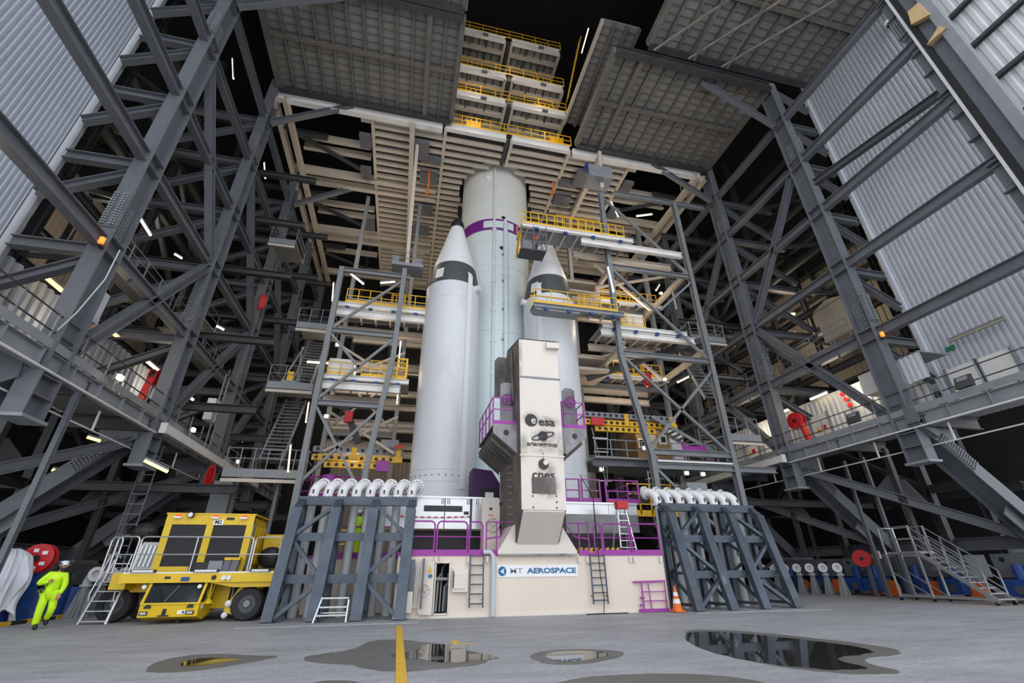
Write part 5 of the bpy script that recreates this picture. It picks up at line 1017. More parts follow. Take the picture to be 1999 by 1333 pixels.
stair('steel stairs under the upper right landing', 18.4, 19.4, (25.8, 15.3), (24, 11.2), 14)
h = thing('chain_hoist', 'red chain hoist hanging from a slanting dark rail inside the right tower', 'hoist', (13.9, 23.5, 9.9)); p = AY(1265, 745, 23.5)
MB().ball(p, .28, 10, 6, (1, 1, 1.2)).build('body', 'red', h); MB().box(p.x-.16, p.x+.16, p.y-.2, p.y-.1, p.z+.1, p.z+.5).build('motor', 'red', h); MB().cyl(p, p-V((0,0,.9)), .04, 6).build('chain', 'steel_dark', h); MB().bar((p.x-3, 26, p.z+1), (p.x+4.5, 23, p.z+3.2), .3, .4).build('rail', 'steel_dark', h)
h = thing('robot_arm', 'dark hydraulic arm with red valve block hanging inside the left tower', 'hydraulic arm', (-3, 25, 9)); a, b = AY(672, 790, 25), AY(700, 865, 25)
MB().bar(a, b, .3, .35).build('arm', 'black', h); MB().cbox(a.lerp(b, .35)+V((0,-.2,0)), .4, .25, .6).build('valve_block', 'red', h); MB().cbox(a, .5, .4, .4).build('head', 'steel_light', h)
g = thing('purple_pipework', 'purple pipe frame equipment behind the left rack elbows', 'equipment frame', (-4.0, 26, 4.5))
for i in range(10):
    x = -5.3+i*.45; MB().tube([(x, 25.8, 4.3), (x+.1, 25.8, 5.6+.4*math.sin(i*2.1)), (x+.4, 25.9, 5.2+.5*math.cos(i*1.7))], .04, 5).build('pipe', 'purple_paint', g)
for z in (4.6, 5.1, 5.8): MB().tube([(-5.4, 25.8, z), (-3.4, 25.7, z+.1), (-1.2, 25.8, z-.1)], .04, 5).build('pipe', 'purple_paint', g)
MB().cyl((-3.9, 25.6, 4.6), (-3.9, 25.6, 5.9), .4, 14).build('tank', 'purple_paint', g)
for n_, (x, z) in enumerate(((13.3, 25.1),)):
    c = thing('hoist_carriage', 'pale crane carriage with blue motors under the platform above the right tower', 'carriage', (11.6, 21.5, 25.8))
    MB().box(10.6, 12.4, 20.9, 22.2, 26.2, 26.5).build('frame', 'steel_light', c); MB().box(10.6, 12.4, 20.9, 21.0, 26.5, 27.3).build('guard_panel', 'steel_light', c)
    for x in (10.8, 12.2): MB().box(x-.25, x+.25, 21.2, 21.7, 27.2, 27.7).build('motor', 'blue', c)
    MB().bar((11.7, 21.5, 25.7), (11.9, 21.5, 29.5), .25, .25).build('mast', 'beige_steel', c)
c = thing('hoist_carriage', 'pale crane carriage under the platform above the left tower', 'carriage', (-1.2, 23.8, 18.2))
MB().box(-2.1, -.2, 23.3, 24.5, 18.2, 18.4).build('frame', 'steel_light', c)
for x in (-1.9, -.5): MB().box(x-.2, x+.2, 23.5, 24, 18.4, 19.0).build('motor', 'steel_light', c)
for z in (18.75, 19.2): MB().tube([(-2.1, 23.3, z), (-.2, 23.3, z)], .03, 5).build('rail', 'steel_light', c)
MB().bar((-1.2, 23.8, 18.4), (-1.5, 23.8, 29.4), .22, .22).build('mast', 'beige_steel', c)
# small tube lamps scattered through the steelwork
spots = [(455, 134, 24, (.25,.1,-1), 2.0, 'tube_cool', 'long cool tube lamp hanging near the second left column top'), (517, 333, 30, (.2,.3,-1), 1.4, 'tube_cool', 'cool tube lamp behind the third left column'), (280, 437, 19, (.1,1,-.2), 1.3, 'tube_cool', 'cool tube lamp between the first two left columns'),
 (697, 544, 26, (1,.3,-.62), 1.1, 'tube_warm', 'warm tube lamp slanting down at the head of the left tower'), (757, 551, 26, (1,.3,.45), 1.0, 'tube_warm', 'warm tube lamp slanting up at the head of the left tower'), (650, 570, 25, (.1,0,-1), 1.3, 'tube_warm', 'upright warm tube lamp beside the left tower post'),
 (780, 690, 24.5, (.02,0,-1), 1.6, 'tube_cool', 'upright pale tube lamp beside the kinked left post'), (777, 765, 25, (.02,0,-1), 1.4, 'tube_warm', 'lower upright tube lamp beside the kinked left post'), (698, 498, 30, (.1,.2,-1), .9, 'tube_warm', 'short warm tube lamp below the left platform wing'),
 (1200, 408, 24.5, (.45,.2,-1), 1.4, 'tube_warm', 'warm tube lamp slanting down at the head of the right tower'), (1258, 420, 24.5, (1,.2,.5), 1.9, 'tube_warm', 'warm tube lamp slanting up at the head of the right tower'), (1192, 545, 21.7, (.1,0,-1), 1.9, 'tube_cool', 'upright white tube lamp on the right tower post'),
 (1284, 561, 27, (.6,.4,.8), 1.4, 'tube_warm', 'warm tube lamp on stairs behind the right tower'), (1316, 585, 26, (.1,.1,-1), 1.6, 'white_steel', 'unlit white tube lamp housing behind the right tower'), (1335, 740, 25, (1,.3,.55), 1.6, 'tube_warm', 'warm tube lamp under dark rail inside the right tower'),
 (1142, 80, 21, (.1,1,.1), 2.2, 'tube_warm', 'warm tube lamp high beside the dark shaft'), (600, 805, 27, (.05,0,-1), 1.2, 'tube_warm', 'upright warm tube lamp behind left tower foot'), (565, 895, 24, (.1,0,-1), 1.3, 'tube_warm', 'upright warm tube lamp behind leftmost elbow pipe'),
 (305, 910, 20, (1,.8,-.45), .9, 'tube_amber', 'amber tube lamp under the left gallery behind second column stub'), (1330, 372, 28, (.15,.2,-1), 1.0, 'white_steel', 'white tube lamp housing under right platform wing'), (625, 708, 27, (1,0,.02), 1.5, 'tube_warm', 'level warm tube lamp on the left stair landing')]
for px, py, Y, d, ln, m, lb in spots: tube_lamp(AY(px, py, Y), d, ln, m, lb, w=.06)
fl = [(1310, 562, 27, 'floodlight with warm glare behind the right tower'), (1291, 572, 27, 'lower floodlight behind the right tower'), (1298, 740, 25, 'floodlight beside the red chain hoist'), (1259, 874, 22.8, 'floodlight under the right walkway by the kinked post'), (1175, 916, 24, 'small floodlight low behind the right tower'),
      (659, 672, 27, 'small floodlight behind the left tower post'), (637, 812, 27, 'warm floodlight low behind the left tower'), (1341, 923, 23, 'round downlight under the right walkway'), (1373, 925, 23, 'second round downlight under the right walkway')]
for px, py, Y, lb in fl:
    p = AY(px, py, Y); f = thing('floodlight', lb, 'floodlight', p); MB().cbox(p, .18, .1, .14).build('lens', 'flood', f); MB().cbox(p+V((0,.1,0)), .32, .1, .26).build('housing', 'steel_light', f)
# dim steelwork further inside
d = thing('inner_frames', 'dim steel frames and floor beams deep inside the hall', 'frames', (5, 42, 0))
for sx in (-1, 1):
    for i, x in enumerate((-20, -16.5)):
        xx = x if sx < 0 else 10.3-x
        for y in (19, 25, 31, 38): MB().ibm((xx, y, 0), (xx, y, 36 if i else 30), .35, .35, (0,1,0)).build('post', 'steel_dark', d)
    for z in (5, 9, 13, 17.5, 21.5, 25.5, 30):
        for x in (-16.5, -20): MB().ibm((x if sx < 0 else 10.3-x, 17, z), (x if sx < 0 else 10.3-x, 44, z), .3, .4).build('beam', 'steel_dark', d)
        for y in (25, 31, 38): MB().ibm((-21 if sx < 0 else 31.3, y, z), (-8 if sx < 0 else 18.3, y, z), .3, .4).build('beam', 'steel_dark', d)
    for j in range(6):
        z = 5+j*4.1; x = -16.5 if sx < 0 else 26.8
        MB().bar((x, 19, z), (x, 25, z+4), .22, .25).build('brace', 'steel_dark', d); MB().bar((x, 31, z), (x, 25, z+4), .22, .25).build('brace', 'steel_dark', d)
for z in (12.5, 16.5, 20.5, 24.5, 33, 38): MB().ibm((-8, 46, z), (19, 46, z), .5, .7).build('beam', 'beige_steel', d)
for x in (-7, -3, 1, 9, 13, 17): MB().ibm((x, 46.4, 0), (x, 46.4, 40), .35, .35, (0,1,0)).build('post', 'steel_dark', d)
# warm glow of the many work lamps on the platforms
for loc, pw in (((-3, 26.5, 23), 170), ((-5, 33, 24), 170), ((13.5, 26, 23.5), 190), ((15, 32, 24), 150), ((2.5, 21.4, 31.6), 35), ((7.8, 21.4, 31.6), 35), ((2.5, 21.4, 35.2), 35), ((7.8, 21.4, 35.2), 35), ((5.2, 21, 39), 60), ((-3, 27.5, 13), 150), ((14.5, 25.5, 17.5), 200), ((14.5, 25.5, 10.5), 160), ((-3, 27, 7), 120), ((-13.2, 19, 10.2), 60), ((-13.2, 12, 10), 40), ((23.5, 19, 10.2), 70), ((23.5, 26, 10), 50), ((-13.5, 26, 10.2), 60), ((5, 42, 20), 400), ((28.5, 25, 18), 300), ((-18, 25, 20), 200)):
    lamp('work_lamp', loc, pw, (1, .84, .64), .5)
# ================================================================ FLOOR MARKS AND PUDDLES
def wet_mat(name, col, r0, r1):
    m = mat(name, col, .5, 0, .12, 2.0); n = m.node_tree.nodes; L = m.node_tree.links; b = n['Principled BSDF']
    nz = n.new('ShaderNodeTexNoise'); nz.inputs['Scale'].default_value = 1.2; nz.inputs['Detail'].default_value = 4; tcx = n.new('ShaderNodeTexCoord'); L.new(tcx.outputs['Object'], nz.inputs[0])
    mr = n.new('ShaderNodeMapRange'); mr.inputs['From Min'].default_value = .35; mr.inputs['From Max'].default_value = .65; mr.inputs['To Min'].default_value = r0; mr.inputs['To Max'].default_value = r1; L.new(nz.outputs[0], mr.inputs[0]); L.new(mr.outputs[0], b.inputs['Roughness'])
    b.inputs['IOR'].default_value = 1.33
wet_mat('wet_concrete', (.15, .145, .135), .42, .6); wet_mat('water', (.035, .033, .030), .015, .03)
def smooth_loop(pts, it=2):
    for _ in range(it):
        q = []
        for i in range(len(pts)): a, b = pts[i], pts[(i+1) % len(pts)]; q += [a*.75+b*.25, a*.25+b*.75]
        pts = q
    return pts
rnd = random.Random(3)
def puddle(px, label, inner=.72, shift=(0, 0), holes=True):
    P = smooth_loop([AZ(x, y, 0) for x, y in px]); c = sum(P, V((0,0,0)))/len(P)
    P = [p + (p-c).normalized()*rnd.uniform(-.03, .03) for p in P]
    t = thing('puddle', label, 'puddle', (c.x, c.y, 0))
    MB().prism([(p.x, p.y, .004) for p in P], (0,0,-.003)).build('wet_edge', 'wet_concrete', t)
    if inner: Q = [c + V((shift[0], shift[1], 0)) + (p-c)*inner*rnd.uniform(.97, 1.03) for p in P]; MB().prism([(p.x, p.y, .007) for p in Q], (0,0,-.002)).build('water', 'water', t)
puddle([(280,1305),(310,1290),(370,1278),(430,1276),(500,1280),(553,1281),(500,1291),(420,1305),(340,1313),(290,1313)], 'leftmost shallow puddle on the concrete before the yellow vehicle', .45)
puddle([(581,1285),(630,1276),(690,1268),(718,1252),(760,1247),(862,1256),(840,1266),(905,1280),(960,1290),(930,1300),(850,1306),(790,1312),(715,1308),(690,1297),(620,1296)], 'large puddle crossed by the yellow floor line', .60, (.9, -.1))
puddle([(1030,1280),(1060,1270),(1110,1267),(1190,1268),(1225,1274),(1200,1287),(1130,1298),(1060,1297)], 'small oval puddle reflecting the white name board', .68)
puddle([(1335,1236),(1345,1229),(1420,1230),(1500,1236),(1600,1247),(1700,1258),(1764,1271),(1745,1281),(1685,1283),(1690,1296),(1780,1313),(1700,1318),(1600,1312),(1520,1301),(1420,1282),(1345,1257)], 'broad puddle reflecting the right pipe rack legs', .86, (-.25, .05))
puddle([(1045,1345),(1130,1322),(1260,1314),(1400,1318),(1470,1326),(1520,1345)], 'dark wet patch at the bottom edge of the photo right of center', 0)
puddle([(560,1350),(610,1331),(660,1327),(705,1331),(740,1350)], 'dark wet patch at the bottom edge of the photo left of center', 0)
a, b = AZ(781, 1222), AZ(790, 1400); MB().prism([(.13, a.y, .012), (.29, a.y, .012), (.29, 3.0, .012), (.13, 3.0, .012)], (0,0,-.003)).build('floor_line', 'mark_yellow', label='straight yellow line painted on the floor running to the launch table', cat='floor marking')
p = AZ(884, 1257); q = AZ(930, 1258); MB().prism([(p.x, p.y-.05, .004), (q.x, p.y-.05, .004), (q.x, p.y+.03, .004), (p.x+.15, p.y+.03, .004), (p.x+.15, p.y+.5, .004), (p.x, p.y+.5, .004)], (0,0,-.003)).build('floor_mark', 'mark_yellow', label='faded yellow corner mark on the floor right of the line', cat='floor marking')
p, q = AZ(1620, 1165), AZ(1940, 1185); MB().prism([(22.75, 14.5, .004), (22.9, 14.5, .004), (22.9, 24, .004), (22.75, 24, .004)], (0,0,-.003)).build('floor_line', 'mark_yellow', label='thin worn yellow floor line along the right side', cat='floor marking')
k = thing('hazard_kerb', 'low black and yellow striped kerb on the floor behind the walking worker', 'kerb', (-11.5, 22, 0))
for i in range(12): MB().box(-11.75, -11.5, 18.0+i*.7, 18.0+(i+1)*.7-.01, 0, .1).build('kerb_block', 'mark_yellow' if i % 2 else 'black', k)
for nm, lb, x0, x1, y0, y1 in (('base_slab', 'thin raised concrete plinth under the left pipe rack', -4.3, .8, 16.2, 19.4), ('base_slab', 'thin raised concrete plinth under the right pipe rack', 10.3, 15.9, 16.3, 19.2)): MB().box(x0, x1, y0, y1, 0, .02).build(nm, 'concrete_floor', label=lb, cat='plinth')
# ================================================================ YELLOW TRANSPORTER
VY = 18.3
X_ = lambda px, y=1080, Y=VY: AY(px, y, Y).x
t = thing('transporter', 'bright yellow low transporter vehicle with box cabin, dark grilles and big tires', 'vehicle', (-6.2, 20, 0))
MB().box(-8.5, -3.7, VY, 21.6, 1.13, 1.40).build('deck_frame', 'yellow_vehicle', t)
MB().box(-8.45, -3.75, VY+.02, 21.5, 1.40, 1.44).build('deck_plate', 'aluminium', t)
MB().prism([(-6.0, VY+.1, 1.13), (-3.75, VY+.1, 1.13), (-3.75, VY+.1, .98), (-5.2, VY+.1, .98)], (0,.3,0)).build('frame_gusset', 'yellow_vehicle', t)
bx0, bx1, by0, by1, bz0, bz1 = -7.9, -5.12, 18.75, 20.7, 1.44, 3.22
MB().box(bx0+.06, bx1-.06, by0+.1, by1, bz0, bz1-.05).build('cabin_body', 'yellow_vehicle', t)
for x in (bx0, (bx0+bx1)/2-.1, bx1-.22): MB().box(x, x+.22, by0, by0+.12, bz0, bz1).build('corner_post', 'yellow_vehicle', t)
MB().box(bx0, bx1, by0-.012, by0+.11, bz1-.32, bz1-.005).build('top_rail', 'yellow_vehicle', t); MB().box(bx0, bx1, by0-.012, by0+.11, bz0+.005, bz0+.16).build('bottom_rail', 'yellow_vehicle', t)
MB().box(bx0-.03, bx1+.03, by0-.03, by1+.05, bz1, bz1+.05).build('roof', 'yellow_vehicle', t)
for a, b in ((bx0+.2, (bx0+bx1)/2-.12), ((bx0+bx1)/2+.14, bx1-.24)):
    g = MB().box(a, b, by0+.03, by0+.1, bz0+.16, bz1-.32).build('grille', 'grille', t, label='dark ventilation grille')
    mm = MB()
    for i in range(22): x = a+(b-a)*(i+.5)/22; mm.box(x-.008, x+.008, by0+.015, by0+.03, bz0+.18, bz1-.34)
    mm.build('grille_slats', 'black', g)['kind'] = 'stuff'
for i in range(5): y = by0+.3+i*.35; MB().box(bx1-.06, bx1-.02, y, y+.2, bz0+.25, bz1-.3).build('side_rib', 'yellow_vehicle', t)
MB().box(bx1-.04, bx1+.02, by0+.15, by0+.32, bz0+.05, bz1-.25).build('side_channel', 'steel_light', t)
for f in (.13, .55, .88):
    x = bx0+(bx1-bx0)*f; l = MB().cbox((x, by0-.06, bz1-.10), .22, .12, .06).build('marker_lamp', 'pipe_white', t); MB().cbox((x, by0-.06, bz1-.05), .13, .1, .06).build('red_lens', 'lens_red', l)
x = bx0+(bx1-bx0)*.27; w_ = MB().disc((x, by0-.1, bz1-.02), (0,-1,0), .10, .08, 16).build('work_light', 'black', t); MB().disc((x, by0-.15, bz1-.02), (0,-1,0), .075, .02, 16).build('lens', 'pipe_white', w_)
x = bx0+(bx1-bx0)*.72; MB().box(x-.12, x+.12, by0-.03, by0-.012, bz1-.16, bz1-.08).build('slot', 'black', t)
x = bx0+(bx1-bx0)*.62-.08; MB().box(x-.16, x+.16, by0-.03, by0-.012, bz1-.33, bz1-.15).build('number_plate', 'sign_white', t)
text('number_lettering', 'M2', .17, (x, by0-.032, bz1-.24), (1,0,0), (0,0,1), 'black', t, .003, .005)
def vloop(x0, x1, y, z0, z1, parent, mid=True):
    c = .1; MB().tube([(x0, y, z0), (x0, y, z1-c), (x0+c*.3, y, z1-c*.3), (x0+c, y, z1), (x1-c, y, z1), (x1-c*.3, y, z1-c*.3), (x1, y, z1-c), (x1, y, z0)], .025, 6).build('guard_rail', 'aluminium', parent)
    if mid: MB().tube([(x0, y, (z0+z1)/2), (x1, y, (z0+z1)/2)], .02, 6).build('guard_rail', 'aluminium', parent)
vloop(X_(268), X_(489), VY+.03, 1.42, 2.48, t); MB().tube([(X_(378), VY+.03, 1.42), (X_(378), VY+.03, 2.48)], .02, 6).build('guard_rail', 'aluminium', t)
vloop(X_(494), X_(545), VY+.03, 1.42, 2.48, t); vloop(X_(221), X_(263), VY+.03, 1.42, 2.48, t); vloop(X_(196), X_(218), VY+.4, 1.42, 2.48, t)
for a, b in ((268, 315), (388, 436), (497, 535)):
    l = MB().box(X_(a), X_(b), VY-.05, VY+.05, 1.42, 1.51).build('light_bar', 'black', t); MB().box(X_(a)+.04, X_(b)-.05, VY-.06, VY-.05, 1.435, 1.495).build('lens', 'pipe_white', l)
MB().box(X_(373), X_(409), VY+.12, VY+.4, 1.44, 1.72).build('battery_box', 'black', t); MB().box(X_(410), X_(437), VY+.12, VY+.4, 1.44, 1.76).build('gray_box', 'steel_light', t)
for a in (437, 452): c = MB().prism([(X_(a), VY+.1, 1.44), (X_(a)+.22, VY+.1, 1.44), (X_(a)+.26, VY+.1, 1.82), (X_(a)+.06, VY+.1, 1.82)], (0,.2,0)).build('wheel_chock', 'steel', t); MB().box(X_(a)+.04, X_(a)+.28, VY+.07, VY+.32, 1.78, 1.86).build('chock_handle', 'yellow_rail', c)
MB().box(X_(368), X_(384), VY-.012, VY, 1.17, 1.29).build('blue_sticker', 'blue', t)
MB().box(X_(336), X_(347), VY-.012, VY, 1.24, 1.31).build('slot', 'black', t); MB().disc((X_(430), VY-.01, 1.27), (0,-1,0), .07, .03, 14).build('hole', 'black', t)
for a in (449, 459): MB().disc((X_(a), VY-.03, 1.26), (0,-1,0), .075, .06, 16).build('round_lamp', 'pipe_white', t)
for a in (286, 393): MB().disc((X_(a, 1135), VY-.02, 1.02), (0,-1,0), .06, .06, 12).build('round_lamp', 'pipe_white', t)
# driver cab slung under the deck
cx0, cx1, cy0, cy1 = X_(268, 1200, 18.15), X_(384, 1200, 18.15), 18.15, 19.6
fr = [(cy0, .20), (cy0-.02, .52), (cy0+.25, 1.13), (cy1, 1.13), (cy1, .30), (cy0+.5, .08)]
MB().prism([(cx0, y, z) for y, z in [(cy0+.5, .08), (cy0, .20), (cy0-.02, .52), (cy0+.02, .58), (cy1, .58), (cy1, .30)]], (cx1-cx0, 0, 0)).build('cab_lower_shell', 'yellow_vehicle', t)
ws = MB().prism([(cx0+.06, cy0+.03, .58), (cx1-.06, cy0+.03, .58), (cx1-.06, cy0+.27, 1.13), (cx0+.06, cy0+.27, 1.13)], (0,.03,0)).build('windscreen', 'glass_dark', t, label='dark tinted windscreen')
for x in (cx0+.03, cx1-.03): MB().bar((x, cy0, .56), (x, cy0+.26, 1.13), .07, .07).build('cab_pillar', 'yellow_vehicle', t)
MB().bar((cx0+.62, cy0+.0, .6), (cx0+.86, cy0+.19, 1.05), .018, .018).build('wiper', 'steel_light', ws); MB().bar((cx0+.6, cy0-.01, .57), (cx0+.35, cy0+.15, .98), .015, .015).build('wiper', 'black', ws)
MB().box(cx1-.03, cx1, cy0+.3, cy1-.1, .6, 1.12).build('side_window', 'glass_dark', t); MB().bar((cx1, cy0+.55, .58), (cx1, cy0+.55, 1.13), .05, .06).build('cab_pillar', 'yellow_vehicle', t); MB().bar((cx1, cy1-.1, .3), (cx1, cy1-.1, 1.13), .06, .1).build('cab_pillar', 'yellow_vehicle', t)
MB().box(cx0, cx1, cy1-.05, cy1, .3, 1.13).build('cab_back', 'black', t)
MB().bar((cx0-.0, cy0-.03, .56), (cx1, cy0-.03, .56), .04, .05).build('cab_sill', 'yellow_vehicle', t)
for x in (cx0+.14, cx1-.22): l = MB().box(x-.1, x+.12, cy0-.035, cy0, .26, .36).build('headlight', 'black', t); MB().box(x-.07, x+.09, cy0-.045, cy0-.035, .28, .34).build('lens', 'pipe_gray', l)
for x in (cx0+.22, cx1-.24): MB().box(x-.09, x+.09, cy0-.05, cy0, .44, .5).build('camera_pod', 'black', t); MB().box(x-.05, x+.07, cy0-.06, cy0-.03, .5, .54).build('camera_pod', 'black', t)
MB().box(cx0+.66, cx0+.76, cy0-.04, cy0, .24, .42).build('tow_hook', 'black', t); MB().box(cx0+.56, cx0+.86, cy0-.05, cy0, .22, .25).build('tow_hook', 'black', t)
MB().box(cx1-.56, cx1-.34, cy0-.03, cy0, .27, .37).build('number_plate', 'sign_white', t); MB().box(cx1-.42, cx1-.36, cy0-.035, cy0-.03, .29, .35).build('plate_mark', 'blue', t)
MB().box(cx1-.01, cx1+.02, cy0+.2, cy0+.32, .4, .52).build('badge', 'pipe_white', t); MB().box(cx1-.01, cx1+.02, cy1-.5, cy1-.42, .45, .6).build('door_handle', 'black', t)
MB().cyl(((cx0+cx1)/2+.2, cy0+.4, 0), ((cx0+cx1)/2+.2, cy0+.4, .16), .07, 10).build('support_foot', 'black', t)
# engine block, hanging lamp and running gear
ex0, ex1 = X_(402, 1170, 19.2), X_(445, 1170, 19.2); MB().box(ex0, ex1, 19.2, 20.8, .35, 1.13).build('engine_housing', 'yellow_vehicle', t)
MB().box(ex1, ex1+.5, 19.3, 20.6, .3, 1.13).build('hydraulic_block', 'black', t)
for i in range(7): MB().tube([(ex1+.05+i*.07, 19.25, .4), (ex1+.1+i*.06, 19.2, .75), (ex1+.05+i*.07, 19.25, 1.1)], .02, 5).build('hose', 'black' if i % 3 else 'pipe_gray', t)
px_ = X_(408, 1165, 18.6); MB().bar((px_, 18.6, 1.13), (px_, 18.6, .62), .05, .05).build('arm', 'yellow_vehicle', t); MB().cyl((px_, 18.6, .52), (px_, 18.6, .64), .17, 12, .08).build('warning_lamp_shade', 'yellow_vehicle', t)
for d in (-.1, .1): MB().bar((px_+d, 18.6, 1.13), (px_+d*.4, 18.6, .64), .02, .02).build('strut', 'yellow_vehicle', t)
def tire(x, y, r, w, front=True):
    g = MB().lathe([(r*.55, -w/2), (r*.9, -w/2), (r, -w*.36), (r, w*.36), (r*.9, w/2), (r*.55, w/2)], (0, 0), 28, cap=False)
    g.v = [V((x+v.x, y+v.z, r+v.y)) for v in g.v]; ty = g.build('tire', 'rubber', t, True)
    MB().disc((x, y-w*.30, r), (0,-1,0), r*.57, .05, 24).build('rim', 'band_gray', ty); MB().disc((x, y-w*.36, r), (0,-1,0), r*.2, .1, 14).build('hub', 'steel_light', ty)
    mm = MB()
    for k_ in range(10): mm.disc((x+math.cos(k_*PI/5)*r*.3, y-w*.34, r+math.sin(k_*PI/5)*r*.3), (0,-1,0), r*.04, .04, 6)
    mm.build('wheel_nuts', 'black', ty)['kind'] = 'stuff'
xw = X_(480, 1180, 18.5); tire(xw, 18.75, .49, .42); tire(xw+.12, 20.6, .49, .42)
MB().box(xw-.3, xw+.25, 18.7, 19.2, .82, 1.12).build('suspension_arm', 'yellow_vehicle', t); MB().bar((xw-.55, 18.7, .25), (xw-.2, 18.75, .95), .12, .3).build('swing_arm', 'yellow_vehicle', t); MB().ball((xw-.56, 18.6, .5), .11, 10, 6).build('joint_cap', 'pipe_white', t); MB().ball((xw-.6, 18.6, .18), .1, 10, 6).build('joint_cap', 'pipe_white', t)
xl = X_(222, 1180, 19.3); tire(xl, 19.5, .52, .45); tire(X_(275, 1180, 20.8), 21.0, .52, .45); MB().box(xl+.2, xl+1.2, 19.3, 20.3, .85, 1.13).build('suspension_arm', 'yellow_vehicle', t)
# rear end pieces
MB().box(X_(515, 1060, 20.3), X_(560, 1060, 20.3), 20.3, 21.4, 1.44, 2.7).build('rear_engine_cover', 'yellow_vehicle', t)
MB().ball((X_(530, 1080, 20), 20, 1.9), .45, 12, 8, (1, .6, .8)).build('black_cover', 'black', t); MB().ball((X_(283, 1030, 20.2), 20.3, 2.75), .42, 12, 8, (1, .7, .8)).build('black_cover', 'black', t)
b = MB().prism([(X_(240), 19.2, 1.46), (X_(276), 19.2, 1.46), (X_(284), 19.2, 1.62), (X_(284), 19.2, 2.25), (X_(276), 19.2, 2.36), (X_(246), 19.2, 2.36), (X_(240), 19.2, 2.2)], (0,.5,0)).build('ribbed_tank', 'pipe_gray', t)
for a in (248, 257, 266, 275): MB().bar((X_(a)-.06, 19.17, 1.6), (X_(a), 19.17, 2.25), .05, .06, (0,1,0)).build('rib', 'aluminium', b)
MB().box(-8.9, -8.45, VY+.4, 20.8, .95, 1.42).build('side_step', 'yellow_vehicle', t)
# leaning ladder
l = thing('access_ladder', 'aluminium ladder with curved handrails leaning on the left end of the yellow vehicle', 'ladder', (-9.2, 18.4, 0))
b0, b1 = AZ(152, 1220), AZ(206, 1219); t0, t1 = AY(226, 1093, b0.y+.55), AY(266, 1093, b1.y+.55)
for a, c in ((b0, t0), (b1, t1)):
    MB().bar(a+V((0,0,.0)), c, .06, .1, (0,1,0)).build('rail', 'aluminium', l)
    MB().tube([a.lerp(c, .35)+V((-.05,-.12,0)), a.lerp(c, .38)+V((-.07,-.16,.12)), a.lerp(c, .95)+V((-.1,-.14,.22)), c+V((.02,-.02,.25)), c+V((.1,.05,.05))], .02, 6).build('handrail', 'aluminium', l)
for i in range(7): f = .05+i*.148; a, c = b0.lerp(t0, f), b1.lerp(t1, f); MB().bar(a, c, .16, .03).build('step', 'aluminium', l)
# ================================================================ PEOPLE
def skin_mesh(J, E, sub=2):
    me = bpy.data.meshes.new('tmp'); names = list(J)
    me.from_pydata([tuple(J[n][0]) for n in names], [(names.index(a), names.index(b)) for a, b in E], []); o = bpy.data.objects.new('tmp', me); COL.objects.link(o)
    md = o.modifiers.new('s', 'SKIN'); md.use_smooth_shade = True
    for i, n in enumerate(names):
        r = J[n][1]; sv = me.skin_vertices[0].data[i]; sv.radius = r if isinstance(r, tuple) else (r, r); sv.use_root = (i == 0)
    o.modifiers.new('d', 'SUBSURF').levels = sub
    bpy.context.view_layer.update(); ev = o.evaluated_get(bpy.context.evaluated_depsgraph_get()); m2 = ev.to_mesh()
    m = MB(); m.v = [v.co.copy() for v in m2.vertices]; m.f = [tuple(p.vertices) for p in m2.polygons]; ev.to_mesh_clear(); bpy.data.objects.remove(o); return m
